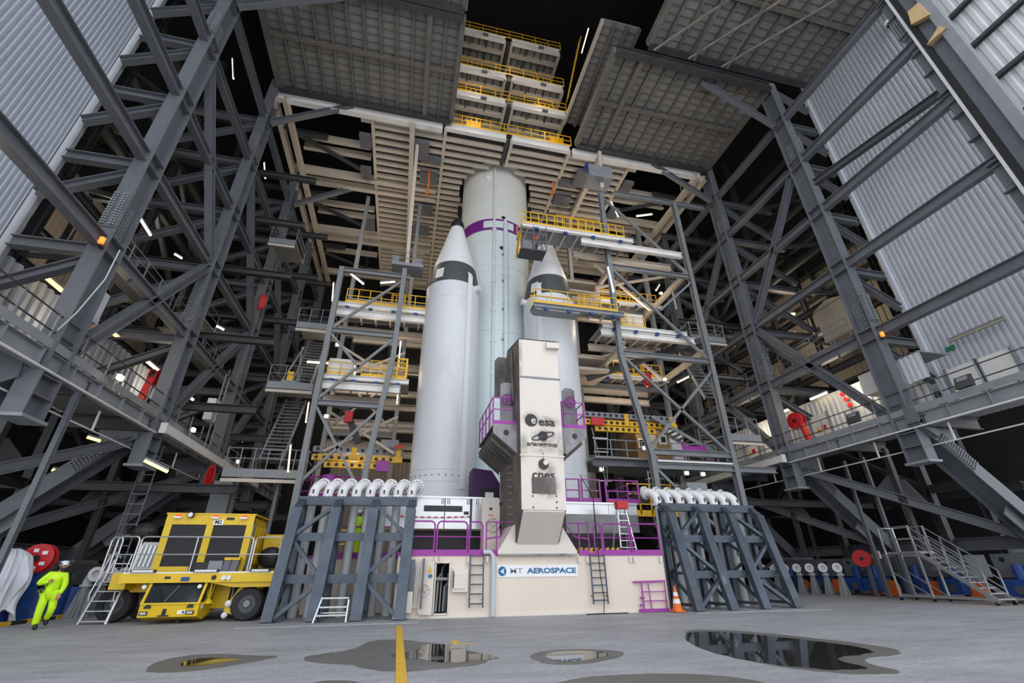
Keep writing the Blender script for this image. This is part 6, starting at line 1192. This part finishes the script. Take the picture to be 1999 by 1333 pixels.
def person(o, label, J, look, hat=True, hands=(), gear=True):
    o = V(o); t = thing('person', label, 'person', o); A = lambda m: (setattr(m, 'v', [o+v for v in m.v]), m)[1]
    L_ = lambda n: V(J[n])
    B = {'pel': (L_('pel'), .12), 'che': (L_('che'), .13), 'nek': (L_('nek'), .055), 'hed': (L_('hed'), .06)}
    E_ = [('pel', 'che'), ('che', 'nek'), ('nek', 'hed')]
    for s in 'rl':
        B[s+'sh'] = (L_(s+'sh'), .06); B[s+'el'] = (L_(s+'el'), .045); B[s+'wr'] = (L_(s+'wr'), .03); B[s+'hp'] = (L_(s+'hp'), .09); B[s+'kn'] = (L_(s+'kn'), .06); B[s+'an'] = (L_(s+'an'), .04); B[s+'to'] = (L_(s+'an').lerp(L_(s+'to'), .6), .028)
        E_ += [('che', s+'sh'), (s+'sh', s+'el'), (s+'el', s+'wr'), ('pel', s+'hp'), (s+'hp', s+'kn'), (s+'kn', s+'an'), (s+'an', s+'to')]
    A(skin_mesh(B, E_, 1)).build('body', 'skin', t, True)
    # loose jacket and trousers
    jk = {'pel': (L_('pel')+V((0,0,-.06)), .175), 'wai': ((L_('pel')*.5+L_('che')*.5), .165), 'che': (L_('che'), .185), 'nek': (L_('nek')-V((0,0,.03)), .085)}
    je = [('pel', 'wai'), ('wai', 'che'), ('che', 'nek')]
    for s in 'rl': jk[s+'sh'] = (L_(s+'sh'), .095); jk[s+'el'] = (L_(s+'el'), .078); jk[s+'wr'] = (L_(s+'wr'), .058); je += [('che', s+'sh'), (s+'sh', s+'el'), (s+'el', s+'wr')]
    A(skin_mesh(jk, je)).build('jacket', 'hivis', t, True)
    tk = {'pel': (L_('pel'), .165)}; te = []
    for s in 'rl': tk[s+'hp'] = (L_(s+'hp'), .125); tk[s+'kn'] = (L_(s+'kn'), .10); tk[s+'an'] = (L_(s+'an')+V((0,0,.0)), .082); te += [('pel', s+'hp'), (s+'hp', s+'kn'), (s+'kn', s+'an')]
    A(skin_mesh(tk, te)).build('trousers', 'hivis', t, True)
    for s in 'rl':
        a, b = L_(s+'an'), L_(s+'to'); A(skin_mesh({'a': (a+V((0,0,.07)), .062), 'b': (a.lerp(b, .5)-V((0,0,.015)), .062), 'c': (b+V((0,0,.012)), .052)}, [('a', 'b'), ('b', 'c')])).build('boot', 'black', t, True)
    # head with face
    h = L_('hed')+V((0,0,.04)); d = V(look).normalized(); sd = d.cross(V((0,0,1))).normalized(); u = sd.cross(d)
    hm = MB().ball((0,0,0), 1, 20, 14); vs = []
    for v in hm.v:
        f, s_, z = v.x, v.y, v.z; f2 = f*(.098 if f > 0 else .105); w_ = .077*(1-.22*max(0, -z)); zz = z*.122
        if z < -.2 and f > 0: f2 *= 1+.08*(-z)
        vs.append(h + d*f2 + sd*s_*w_ + u*zz)
    hm.v = vs; hd = A(hm).build('head', 'skin', t, True)
    fc = h + d*.095
    A(MB().prism([fc+sd*.013-u*.022, fc-sd*.013-u*.022, fc-sd*.008+u*.022, fc+sd*.008+u*.022], d*.022)).build('nose', 'skin', hd)
    for s_ in (-1, 1):
        A(MB().ball(h+d*.085+sd*s_*.033+u*.012, .013, 8, 6)).build('eye', 'black', hd); A(MB().bar(h+d*.09+sd*s_*.018+u*.032, h+d*.084+sd*s_*.05+u*.030, .01, .008)).build('eyebrow', 'hair', hd); A(MB().ball(h+sd*s_*.078-d*.005, .028, 8, 6, (.6,.6,1.1))).build('ear', 'skin', hd)
    A(MB().bar(h+d*.09-u*.05+sd*.022, h+d*.09-u*.05-sd*.022, .012, .01)).build('mouth', 'red', hd)
    bd = MB().lathe([(.082, -.03), (.084, -.07), (.07, -.115), (.03, -.135)], (0, 0), 16, -1.7, 1.7, cap=False); bd.v = [h + d*v.x*1.18 + sd*v.y*.92 + u*v.z for v in bd.v]; A(bd).build('beard', 'hair', t, True)
    if hat:
        hp = MB().lathe([(.125, .035), (.12, .05), (.112, .09), (.085, .135), (.04, .155), (.001, .16)], (0, 0), 22, cap=False); hp.v = [h + d*(v.x*1.12-.005) + sd*v.y*.95 + u*v.z for v in hp.v]; hh = A(hp).build('helmet', 'pipe_white', t, True)
        A(MB().prism([h+d*.12+sd*.07+u*.04, h+d*.17+sd*.03+u*.03, h+d*.17-sd*.03+u*.03, h+d*.12-sd*.07+u*.04], u*.012)).build('peak', 'pipe_white', hh)
        for a_ in (-1, 1): A(MB().tube([h+sd*a_*.1+u*.05, h+sd*a_*.088-u*.03+d*.02, h+d*.05-u*.12], .006, 5)).build('chin_strap', 'black', hh); A(MB().bar(h+sd*a_*.112+d*.04+u*.07, h+sd*a_*.108-d*.06+u*.07, .02, .04)).build('vent', 'black', hh)
        A(MB().cbox(h+d*.155+u*.075, .04, .05, .04)).build('head_lamp', 'black', hh)
    for s, hdir, curl in hands:
        w_ = L_(s+'wr'); hd_ = V(hdir).normalized(); pn = V((0,-1,0)); cr = hd_.cross(pn).normalized(); pn = cr.cross(hd_)
        m = MB().bar(w_-hd_*.02, w_+hd_*.085, .075, .03, pn)
        for k_, (off, ln) in enumerate(((-.03, .068), (-.01, .078), (.011, .073), (.031, .058))):
            b_ = w_+hd_*.083+cr*off; c1 = b_+(hd_+pn*curl*.5).normalized()*ln*.45; c2 = c1+(hd_+pn*curl*1.5).normalized()*ln*.32; m.tube([b_-hd_*.015, b_, c1, c2, c2+(hd_*.5+pn*curl*2).normalized()*ln*.25], [.010, .010, .009, .008, .006], 6)
        b_ = w_+hd_*.03-cr*.04; m.tube([b_+cr*.015, b_, b_-cr*.022+hd_*.03+pn*.01, b_-cr*.02+hd_*.058+pn*.02], [.012, .012, .010, .008], 6)
        A(m).build('hand', 'skin', t, True)
    if gear:
        p = L_('pel')+V((-.12,-.17,.06)); A(MB().cbox(p, .09, .05, .14)).build('radio', 'black', t); A(MB().tube([p+V((0,0,.06)), p+V((.1,-.02,.12)), L_('rwr')+V((-.05,.02,-.02))], .008, 5)).build('cable', 'black', t)
    return t
f = AZ(68, 1229)
person((f.x, f.y, 0), 'worker in bright yellow-green suit and white helmet walking at the left', dict(pel=(.0,0,.93), che=(.03,-.01,1.25), nek=(.07,-.02,1.47), hed=(.11,-.03,1.57), rsh=(-.16,-.06,1.39), rel=(-.29,-.16,1.15), rwr=(.01,-.24,1.22), lsh=(.22,.03,1.37), lel=(.30,.02,1.11), lwr=(.29,-.06,.87),
    rhp=(-.05,-.07,.88), rkn=(-.02,-.10,.48), ran=(-.02,-.06,.09), rto=(.10,-.16,.035), lhp=(.08,.08,.88), lkn=(.19,.05,.50), lan=(.05,.20,.22), lto=(.14,.17,.09)), (1, -.35, .02), hands=(('r', (1, -.25, .05), .6), ('l', (.1, -.2, -1), .4)))
f = AY(690, 1078, 20.9)
person((f.x, 20.9, TZ+.06), 'second worker in yellow-green suit standing behind the left pipe rack', dict(pel=(0,0,.95), che=(0,0,1.27), nek=(.02,0,1.48), hed=(.03,.02,1.58), rsh=(-.19,0,1.41), rel=(-.27,.12,1.16), rwr=(-.2,.35,1.1), lsh=(.19,0,1.41), lel=(.25,.12,1.16), lwr=(.16,.35,1.12),
    rhp=(-.09,0,.9), rkn=(-.11,.02,.5), ran=(-.12,0,.08), rto=(-.12,.15,.035), lhp=(.09,0,.9), lkn=(.1,.03,.5), lan=(.12,.02,.08), lto=(.13,.17,.035)), (.2, 1, 0), hands=(('r', (.3,1,-.1), .5), ('l', (-.3,1,-.1), .5)), gear=False)
# ================================================================ LEFT CORNER
m = MB(); nz_ = random.Random(11); n_, k_ = 56, 18
ph = [nz_.uniform(0, 6.28) for _ in range(8)]
for j in range(k_+1):
    f = j/k_; z = .18+2.0*f; base = .68*(1-.25*f) if f < .86 else .68*.78*(1-((f-.86)/.14)**1.6*.9)
    for i in range(n_):
        a = 2*PI*i/n_; r = base + .07*math.sin(9*a+ph[0]+2.5*f) + .05*math.sin(17*a+ph[1]-4*f) + .04*math.sin(5*a+ph[2]+6*f); r *= (.9+.12*math.sin(f*9+ph[3]))
        if f < .12: z2 = z + .25*(math.sin(3*a+ph[4])) *(1-f/.12)
        else: z2 = z
        m.v.append(V((-12.45+r*1.15*math.cos(a), 19.7+r*.8*math.sin(a), max(.03, z2))))
for j in range(k_):
    for i in range(n_): m.f.append((j*n_+i, j*n_+(i+1) % n_, (j+1)*n_+(i+1) % n_, (j+1)*n_+i))
m.f.append(tuple(k_*n_+i for i in range(n_)))
w_ = thing('wrapped_equipment', 'equipment wrapped in crumpled whitish tarp at the left edge', 'tarp', (-12.45, 19.7, 0)); m.build('tarp', 'tarp', w_, False); MB().box(-12.9, -12.0, 19.4, 20.0, 0, .35).build('base', 'blue', w_)
p = AY(77, 1090, 20.4); r_ = reel(p, .46, (.1,-1,0), 'red hose reel with white labels between the tarp and the worker', stand=False)
for a_, rr in ((1.9, .26), (.7, .27), (-.6, .28), (-1.5, .3), (3.1, .28)): q = p + V((math.cos(a_)*rr, -.185, math.sin(a_)*rr)); MB().cbox(q, .16, .01, .11).build('label', 'sign_white', r_)
MB().bar(p-V((0,-.1,.2)), (p.x, p.y+.3, 0), .25, .2).build('stand', 'blue', r_)
for i, (x, y) in enumerate(((-12.3, 21.6), (-12.5, 23.0), (-12.8, 24.6))): MB().cyl((x, y, 0), (x, y, .95), .3, 14).build('drum', 'blue', label=['blue drum behind the red hose reel with white labels', 'blue drum second behind the red hose reel', 'blue drum third behind the red hose reel'][i], cat='drum')
# ================================================================ WHEEL CARRIAGES
def carriage(x, y0, y1, sx, lb):
    g = thing('wheel_carriage', lb, 'carriage', (x, (y0+y1)/2, 0)); f = x-sx*.6
    MB().box(x-.6, x+.6, y0, y1, .95, 1.88).build('box', 'steel', g)
    for yy in (y0+.4, y1-.4): MB().disc((f-sx*.01, yy, 1.65), (-sx,0,0), .1, .03, 12).build('hole', 'black', g)
    MB().box(f-sx*.05, f, y0+1.4, y0+1.7, 1.2, 1.4).build('handle_block', 'steel_light', g)
    for i in range(2):
        y = y0 + .8 + i*(y1-y0-1.6)
        MB().box(min(x-.3*sx, f-sx*.5), max(x-.3*sx, f-sx*.5), y-.5, y+.5, .25, .9).build('gear_box', 'blue' if sx > 0 else 'steel_dark', g); MB().cyl((f-sx*.25, y-.2, .9), (f-sx*.25, y-.2, 1.45), .2, 10).build('motor', 'blue', g); MB().disc((f-sx*.53, y-.1, .5), (-sx,0,0), .17, .06, 14).build('shaft_cover', 'band_gray', g)
        MB().disc((f+sx*.05, y-.72, .40), (-sx,0,0), .38, .16, 20).build('wheel', 'orange', g)
    MB().box(x-.7, x+.4, y0-.1, y1+.1, 0, .06).build('rail', 'rust', g)
for i, (a, b) in enumerate(((12.8, 16.9), (17.9, 21.3), (21.9, 24.6), (25.4, 29.5))): carriage(26.4, a, b, 1, ['nearest', 'second', 'third', 'fourth'][i] + ' gray wheel carriage with blue motors on the right side')
for i, (a, b) in enumerate(((22, 25.5), (26.5, 30.5))): carriage(-15.6, a, b, -1, ['nearest', 'second'][i] + ' gray wheel carriage behind the vehicle on the left side')
p = AX(1683, 1090, 25.0); r_ = reel(p, .42, (-1,-.6,0), 'red hose reel in front of the right wheel carriages', stand=False); MB().bar(p-V((-.2,0,.1)), (p.x+.2, p.y, 0), .15, .15).build('stand', 'steel', r_)
p = AX(1712, 1083, 24.6); MB().box(p.x-.03, p.x+.03, p.y-.18, p.y+.18, p.z-.18, p.z+.18).build('sign_plate', 'sign_white', label='small white and red safety sign on a post right of the hose reel', cat='sign')
MB().box(p.x-.05, p.x-.032, p.y-.11, p.y+.11, p.z-.11, p.z+.11).build('safety_symbol', 'red', bpy.data.objects['sign_plate'])
for px_t, px_b, X, lb in (((1683, 880), (1735, 1160), 24.2, 'tall thin guide post before the right wheel carriages'), ((1706, 880), (1765, 1120), 24.4, 'second tall guide post before the right wheel carriages')):
    a = AX(*px_b, X); MB().ibm((X, a.y, 0), (X, a.y, 6.8), .14, .16, (0,1,0)).build('guide_post', 'steel', label=lb, cat='post')
for x, y, z, lb in ((-10.9, 16.9, 6.8, 'long thin guide post at the far left below the gallery'), (-11.9, 16.4, 3.2, 'short thick post at the far left behind the tarp'), (-12.6, 26, 6.8, 'guide post behind the yellow vehicle on the left'), (-8.6, 27, 6.4, 'post under the low landing behind the vehicle'), (-6.2, 25.3, 6.2, 'post under the low landing behind the left rack')):
    MB().ibm((x, y, 0), (x, y, z), .15, .17, (0,1,0)).build('guide_post', 'steel', label=lb, cat='post')
# small elbows with fin supports
def small_elbow(x, y, lb, d, grp):
    g = thing('ground_elbow', lb, 'pipe', (x, y, 0), grp); e = V(d).normalized(); R = .3
    MB().prism([(x-.38, y, .02), (x+.38, y, .02), (x+.16, y, .95), (x-.16, y, .95)], (0,.04,0)).build('fin', 'steel_light', g); MB().prism([(x, y-.25, .02), (x, y+.3, .02), (x, y+.14, .95), (x, y-.1, .95)], (.04,0,0)).build('fin', 'steel_light', g)
    MB().cyl((x, y, .02), (x, y, 1.0), .14, 10).build('riser', 'steel_light', g, True); MB().cyl((x, y, 1.0), (x, y, 1.06), .2, 14).build('flange', 'pipe_gray', g)
    pts = [V((x, y, 1.06))] + [V((x, y, 1.1)) + e*(R-R*math.cos(k*PI/10)) + V((0,0,R*math.sin(k*PI/10))) for k in range(6)]; MB().tube(pts, .14, 12).build('elbow', 'pipe_gray', g, True)
    MB().disc(pts[-1]+e*.03, e, .24, .05, 18, .13).build('flange', 'pipe_white', g); MB().box(x-.3, x+.3, y-.3, y+.3, 0, .02).build('base_plate', 'steel_light', g)
OR = ['nearest', 'second', 'third', 'fourth', 'fifth', 'sixth', 'seventh', 'eighth']
for i in range(8): small_elbow(24.35, 23.6+i*.98, OR[i] + ' small finned elbow pipe in the row right of the right rack', (-.8, -.6, 0), 'finned elbow pipes on the right')
for i in range(6): small_elbow(-11.0, 21.6+i*.98, OR[i] + ' small finned elbow pipe in the row behind the walking worker', (.8, -.6, 0), 'finned elbow pipes on the left')
# rolling aluminium stair
s = thing('rolling_stair', 'silver aluminium rolling stair platform before the right wheel carriages', 'stair', (23.7, 17.8, 0)); xa, xb = 23.3, 24.2
P = lambda px, py, X=23.3: AX(px, py, X)
yt0, yt1 = 19.6, 18.1; zt = 2.05
MB().box(xa, xb, yt1, yt0, zt-.1, zt).build('platform', 'aluminium', s)
for x in (xa, xb):
    for y in (yt0, yt1): MB().bar((x, y, .12), (x, y, zt+1.1), .07, .07).build('leg', 'aluminium', s)
    for z in (zt+1.08, zt+.55): MB().bar((x, yt0, z), (x, yt1, z), .04, .04).build('rail', 'aluminium', s)
    MB().bar((x, yt1, zt-.05), (x, 15.6, .12), .06, .16).build('stringer', 'aluminium', s)
    for dz in (1.05, .7, .35): MB().bar((x, yt1, zt+dz), (x, 15.8, .2+dz), .035, .035).build('rail', 'aluminium', s)
    for f in (.25, .5, .75, 1): y = yt1+(15.8-yt1)*f; z = zt+(.2-zt)*f; MB().bar((x, y, z-.1), (x, y, z+1.05), .04, .04).build('post', 'aluminium', s)
    MB().bar((x, yt0, .2), (x, 15.6, .2), .05, .08).build('base_rail', 'aluminium', s); MB().bar((x, yt0, 1.2), (x, yt1, .2), .04, .04).build('brace', 'aluminium', s)
    for y in (yt0, yt1, 15.7): MB().cyl((x-.03, y, .08), (x+.03, y, .08), .08, 12).build('caster', 'black', s)
for i in range(10): f = (i+.5)/10; y = yt1+(15.6-yt1)*f; z = zt+(.12-zt)*f; MB().box(xa, xb, y-.11, y+.11, z-.02, z+.02).build('tread', 'aluminium', s)
MB().bar((xa, yt0, zt+1.08), (xb, yt0, zt+1.08), .04, .04).build('rail', 'aluminium', s)
# folding stool, cone
y0 = 16.75; k = thing('step_stool', 'folding aluminium step stool standing before the left pipe rack', 'step stool', (-1.9, y0, .02)); a, b = AY(622, 1195, y0).x, AY(676, 1195, y0).x
for x, xo in ((a, a-.12), (b, b+.02)):
    MB().bar((xo, y0-.05, .02), (x, y0+.32, .68), .04, .07, (0,1,0)).build('rail', 'aluminium', k); MB().bar((xo, y0+.75, .02), (x, y0+.36, .68), .035, .05, (0,1,0)).build('rear_leg', 'aluminium', k)
for f in (.3, .62, .98): MB().box(a-.10*(1-f), b, y0-.05+.36*f-.06, y0-.05+.36*f+.08, .02+.66*f-.02, .02+.66*f+.02).build('step', 'aluminium', k)
MB().bar((a-.08, y0+.6, .25), (b, y0+.6, .25), .03, .04).build('brace', 'aluminium', k); MB().box(b-.04, b+.06, y0+.25, y0+.4, .62, .74).build('hinge', 'black', k)
p = AZ(1324, 1195); c = thing('traffic_cone', 'orange traffic cone with white bands at the foot of the right pipe rack', 'cone', (p.x, p.y, .02))
MB().box(p.x-.2, p.x+.2, p.y-.2, p.y+.2, .02, .06).build('base', 'orange', c); h_ = .78; rr = lambda z: .16*(1-z/h_)+.025
MB().lathe([(rr(z), .06+z) for z in (0, h_)], (p.x, p.y), 18).build('cone_body', 'orange', c, True)
for z0, z1 in ((.22, .36), (.46, .58)): MB().lathe([(rr(z0)+.004, .06+z0), (rr(z1)+.004, .06+z1)], (p.x, p.y), 18, cap=False).build('white_band', 'pipe_white', c, True)
# coils, ladders, stepladder behind the right railing
p = AY(414, 932, 27.5); k = MB()
for i in range(9): k.tube([p + V((math.cos(a_*PI/8)*(.04+.02*i), -.04*i, math.sin(a_*PI/8)*(.45+.02*i)-.1+.05*(i % 3))) for a_ in range(16)], .035, 5, True)
k.build('hose_coil', 'red', label='coiled red hose hanging on the third left column stub', cat='hose')
p = AX(517, 590, -10.6); k = MB()
for i in range(6): k.tube([p + V((-.05*i, math.cos(a_*PI/8)*(.06+.03*i), math.sin(a_*PI/8)*(.45+.03*i))) for a_ in range(16)], .05, 5, True)
k.build('hose_coil', 'red', label='coiled red hose high on the third left column', cat='hose')
lx = AY(1222, 1040, 18.8).x; s = thing('step_ladder', 'silver step ladder with red tool on top behind the right purple railing', 'step ladder', (lx, 18.8, TZ+.06))
for d in (-.3, .3): MB().bar((lx+d*1.2, 18.7, TZ+.06), (lx+d*.6, 19.0, TZ+1.9), .05, .06, (0,1,0)).build('rail', 'aluminium', s); MB().bar((lx+d*1.2, 19.6, TZ+.06), (lx+d*.6, 19.05, TZ+1.9), .04, .05, (0,1,0)).build('rear_rail', 'aluminium', s)
for i in range(6): f = (i+1)/7; MB().bar((lx-.36+.18*f, 18.7+.3*f, TZ+.06+1.84*f), (lx+.36-.18*f, 18.7+.3*f, TZ+.06+1.84*f), .08, .03).build('tread', 'aluminium', s)
MB().cbox((lx, 18.95, TZ+2.0), .5, .3, .3).build('red_tool', 'red', s); MB().bar((lx-.6, 18.9, TZ+2.15), (lx, 18.9, TZ+2.1), .06, .06).build('red_handle', 'red', s)
lad = thing('caged_ladder', 'white caged ladder behind the right rack elbows', 'ladder', (13.1, 23.2, 4)); ladder(13.1, 13.7, 23.2, 3.5, 6.3, 9, lad, 'pipe_white')
for z in (4.6, 5.2, 5.8): MB().tube([(13.1+.3-.5*math.cos(a_), 23.2-.55*math.sin(a_), z) for a_ in [PI*i/8 for i in range(9)]], .02, 5).build('cage_hoop', 'pipe_white', lad)
lad = thing('wall_ladder', 'steel ladder rising behind the yellow vehicle on the left', 'ladder', (-11.3, 23.4, 1)); ladder(-11.5, -10.9, 23.4, 1.5, 6.6, 13, lad, 'steel')
p = AY(430, 975, 27); MB().box(p.x-.45, p.x+.45, 26.8, 27.6, p.z-.9, p.z+.9).build('cable_cabinet', 'steel_light', label='gray cabinet with rungs beneath the pale left girder', cat='cabinet')
p = AY(1363, 958, 20.5); MB().box(p.x-.55, p.x+.55, 20.5, 21.3, p.z-.5, p.z+.4).build('gray_box', 'steel_light', label='plain gray box above the right rack elbows', cat='box')
# ================================================================ SMALL EXTRA FITTINGS
a, b, c, d = AY(234, 488, 14.86), AY(205, 545, 14.84), AY(150, 610, 14.84), AY(112, 645, 14.84)
MB().tube([a, a.lerp(b, .6), b, c, d], .02, 6).build('conduit_pipe', 'pipe_gray', smooth=True, label='thin white conduit running down the face of the nearest left column', cat='pipe')
for px, py, X, lb, m in ((1855, 680, 24.5, 'green exit sign on silver cladding above the right gallery door', 'green'),):
    if 'green' not in MATS: mat('green', (.02, .25, .10), .4)
    p = AX(px, py, 24.86); MB().box(p.x-.03, p.x+.03, p.y-.2, p.y+.2, p.z-.1, p.z+.1).build('exit_sign', m, label=lb, cat='sign')
for px, py, lb in ((1880, 745, 'blue edged control panel on the right gallery rail by the silver door'), (1665, 815, 'small control panel on the right gallery rail near the warning door')):
    p = AX(px, py, 21.6); g = thing('control_panel', lb, 'panel', p); MB().hexa([(p.x-.15, p.y-.3, p.z-.25), (p.x+.1, p.y-.3, p.z-.25), (p.x+.1, p.y+.3, p.z-.25), (p.x-.15, p.y+.3, p.z-.25)], [(p.x+.05, p.y-.3, p.z+.25), (p.x+.15, p.y-.3, p.z+.25), (p.x+.15, p.y+.3, p.z+.25), (p.x+.05, p.y+.3, p.z+.25)]).build('case', 'steel_dark', g); MB().bar((p.x-.06, p.y, p.z-.15), (p.x+.02, p.y, p.z+.2), .4, .03, (-1,0,0)).build('screen', 'steel_light', g)
for px, py, X, lb in ((1655, 780, 24.1, 'red valve cluster on white ribbed wall of the right gallery'), (1480, 850, 24.1, 'red valve cluster on right gallery wall behind the second column'), (178, 655, -13.6, 'red valve cluster on left gallery wall behind the nearest column')):
    p = AX(px, py, X); g = thing('valve_cluster', lb, 'valves', p)
    MB().tube([(p.x, p.y, p.z-1.0), (p.x, p.y, p.z+.8)], .05, 6).build('pipe', 'steel_light', g)
    for k in range(3): MB().disc((p.x-.12*(1 if X > 0 else -1), p.y+.12*(k-1), p.z+.35*(k-1)), (1,0,0), .13, .06, 12).build('valve_wheel', 'red', g); MB().cbox((p.x, p.y, p.z+.35*(k-1)), .16, .2, .14).build('valve_body', 'rust', g)
# stubs, junction boxes and cable trays along the right gallery wall and truss
p = AX(1690, 590, 26.5)
for px, py, Y, lb in ((1545, 614, 24, 'pale lamp hood hanging in the right truss bay'), (1435, 680, 30, 'pale lamp hood hanging deeper in the right truss')):
    p = AY(px, py, Y); g = thing('lamp_hood', lb, 'lamp', p); MB().cyl(p, p+V((0,0,.25)), .3, 10, .2).build('hood', 'clad_beige', g); MB().cyl(p+V((0,0,.25)), p+V((0,0,.8)), .04, 6).build('stem', 'steel_dark', g)
for i, (x, y0, y1, z) in enumerate(((22.9, 16.5, 21.5, 12.4), (22.9, 23, 29, 12.4), (-12.3, 16.5, 21.5, 12.4), (-12.3, 23, 29, 12.4))):
    g = thing('catwalk', ['railed catwalk in the first bay of the right truss', 'railed catwalk in the second bay of the right truss', 'railed catwalk in the first bay of the left truss', 'railed catwalk in the second bay of the left truss'][i], 'catwalk', (x, (y0+y1)/2, z))
    MB().box(x-.5, x+.5, y0, y1, z-.05, z).build('floor_plate', 'steel_dark', g); MB().bar((x-.5 if x > 0 else x+.5, y0, z-.1), (x-.5 if x > 0 else x+.5, y1, z-.1), .08, .25).build('edge_beam', 'steel', g)
    xr = x-.48 if x > 0 else x+.48
    for k in range(5): y = y0+(y1-y0)*k/4; MB().bar((xr, y, z), (xr, y, z+1.1), .04, .04).build('post', 'steel_light', g)
    for zz in (.37, .73, 1.1): MB().bar((xr, y0, z+zz), (xr, y1, z+zz), .03, .03).build('rail', 'steel_light', g)
for i, (px, py, Y) in enumerate(((115, 920, 22), (152, 930, 23), (183, 857, 21), (348, 500, 26), (205, 462, 18), (430, 640, 27))):
    tube_lamp(AY(px, py, Y), (1, .9, -.2), .45, 'tube_amber' if i < 3 else 'tube_cool', ['tiny amber lamp left under the gallery', 'tiny amber lamp second under the left gallery', 'tiny amber lamp above the flat brace under the left gallery', 'tiny cool lamp deep between the first left columns', 'tiny cool lamp beside the bolted splice of the nearest left column', 'tiny cool lamp behind second left column'][i], w=.05)

g = thing('yellow_railing', 'yellow railing and gate seen between the pipes of the left rack', 'railing', (-2.3, 22.5, TZ+.06))
for x in (-3.2, -2.6, -1.9, -1.2): MB().bar((x, 22.5, TZ+.06), (x, 22.5, TZ+1.2), .05, .05, (0,1,0)).build('post', 'yellow_rail', g)
for z in (.6, 1.15): MB().bar((-3.2, 22.5, TZ+z), (-1.2, 22.5, TZ+z), .05, .05).build('rail', 'yellow_rail', g)
for z in (.3, .9, 1.4): MB().bar((-1.75, 22.4, TZ+z), (-1.35, 22.4, TZ+z), .08, .08).build('gate_bar', 'yellow_rail', g)
for x in (-1.75, -1.35): MB().bar((x, 22.4, TZ+.06), (x, 22.4, TZ+1.45), .08, .08, (0,1,0)).build('gate_bar', 'yellow_rail', g)
for i, (x, z0, z1) in enumerate(((-2.9, .3, .8), (-2.0, .2, .6), (-1.0, .35, .85))): MB().box(x-.22, x+.22, FB-.08, FB, z0+.4, z1+.75).build('wall_cabinet', 'cream_clean', label=['cream wall box behind the first pipes of the left rack', 'cream wall box behind the middle pipes of the left rack', 'cream wall box behind the last pipes of the left rack'][i], cat='box')
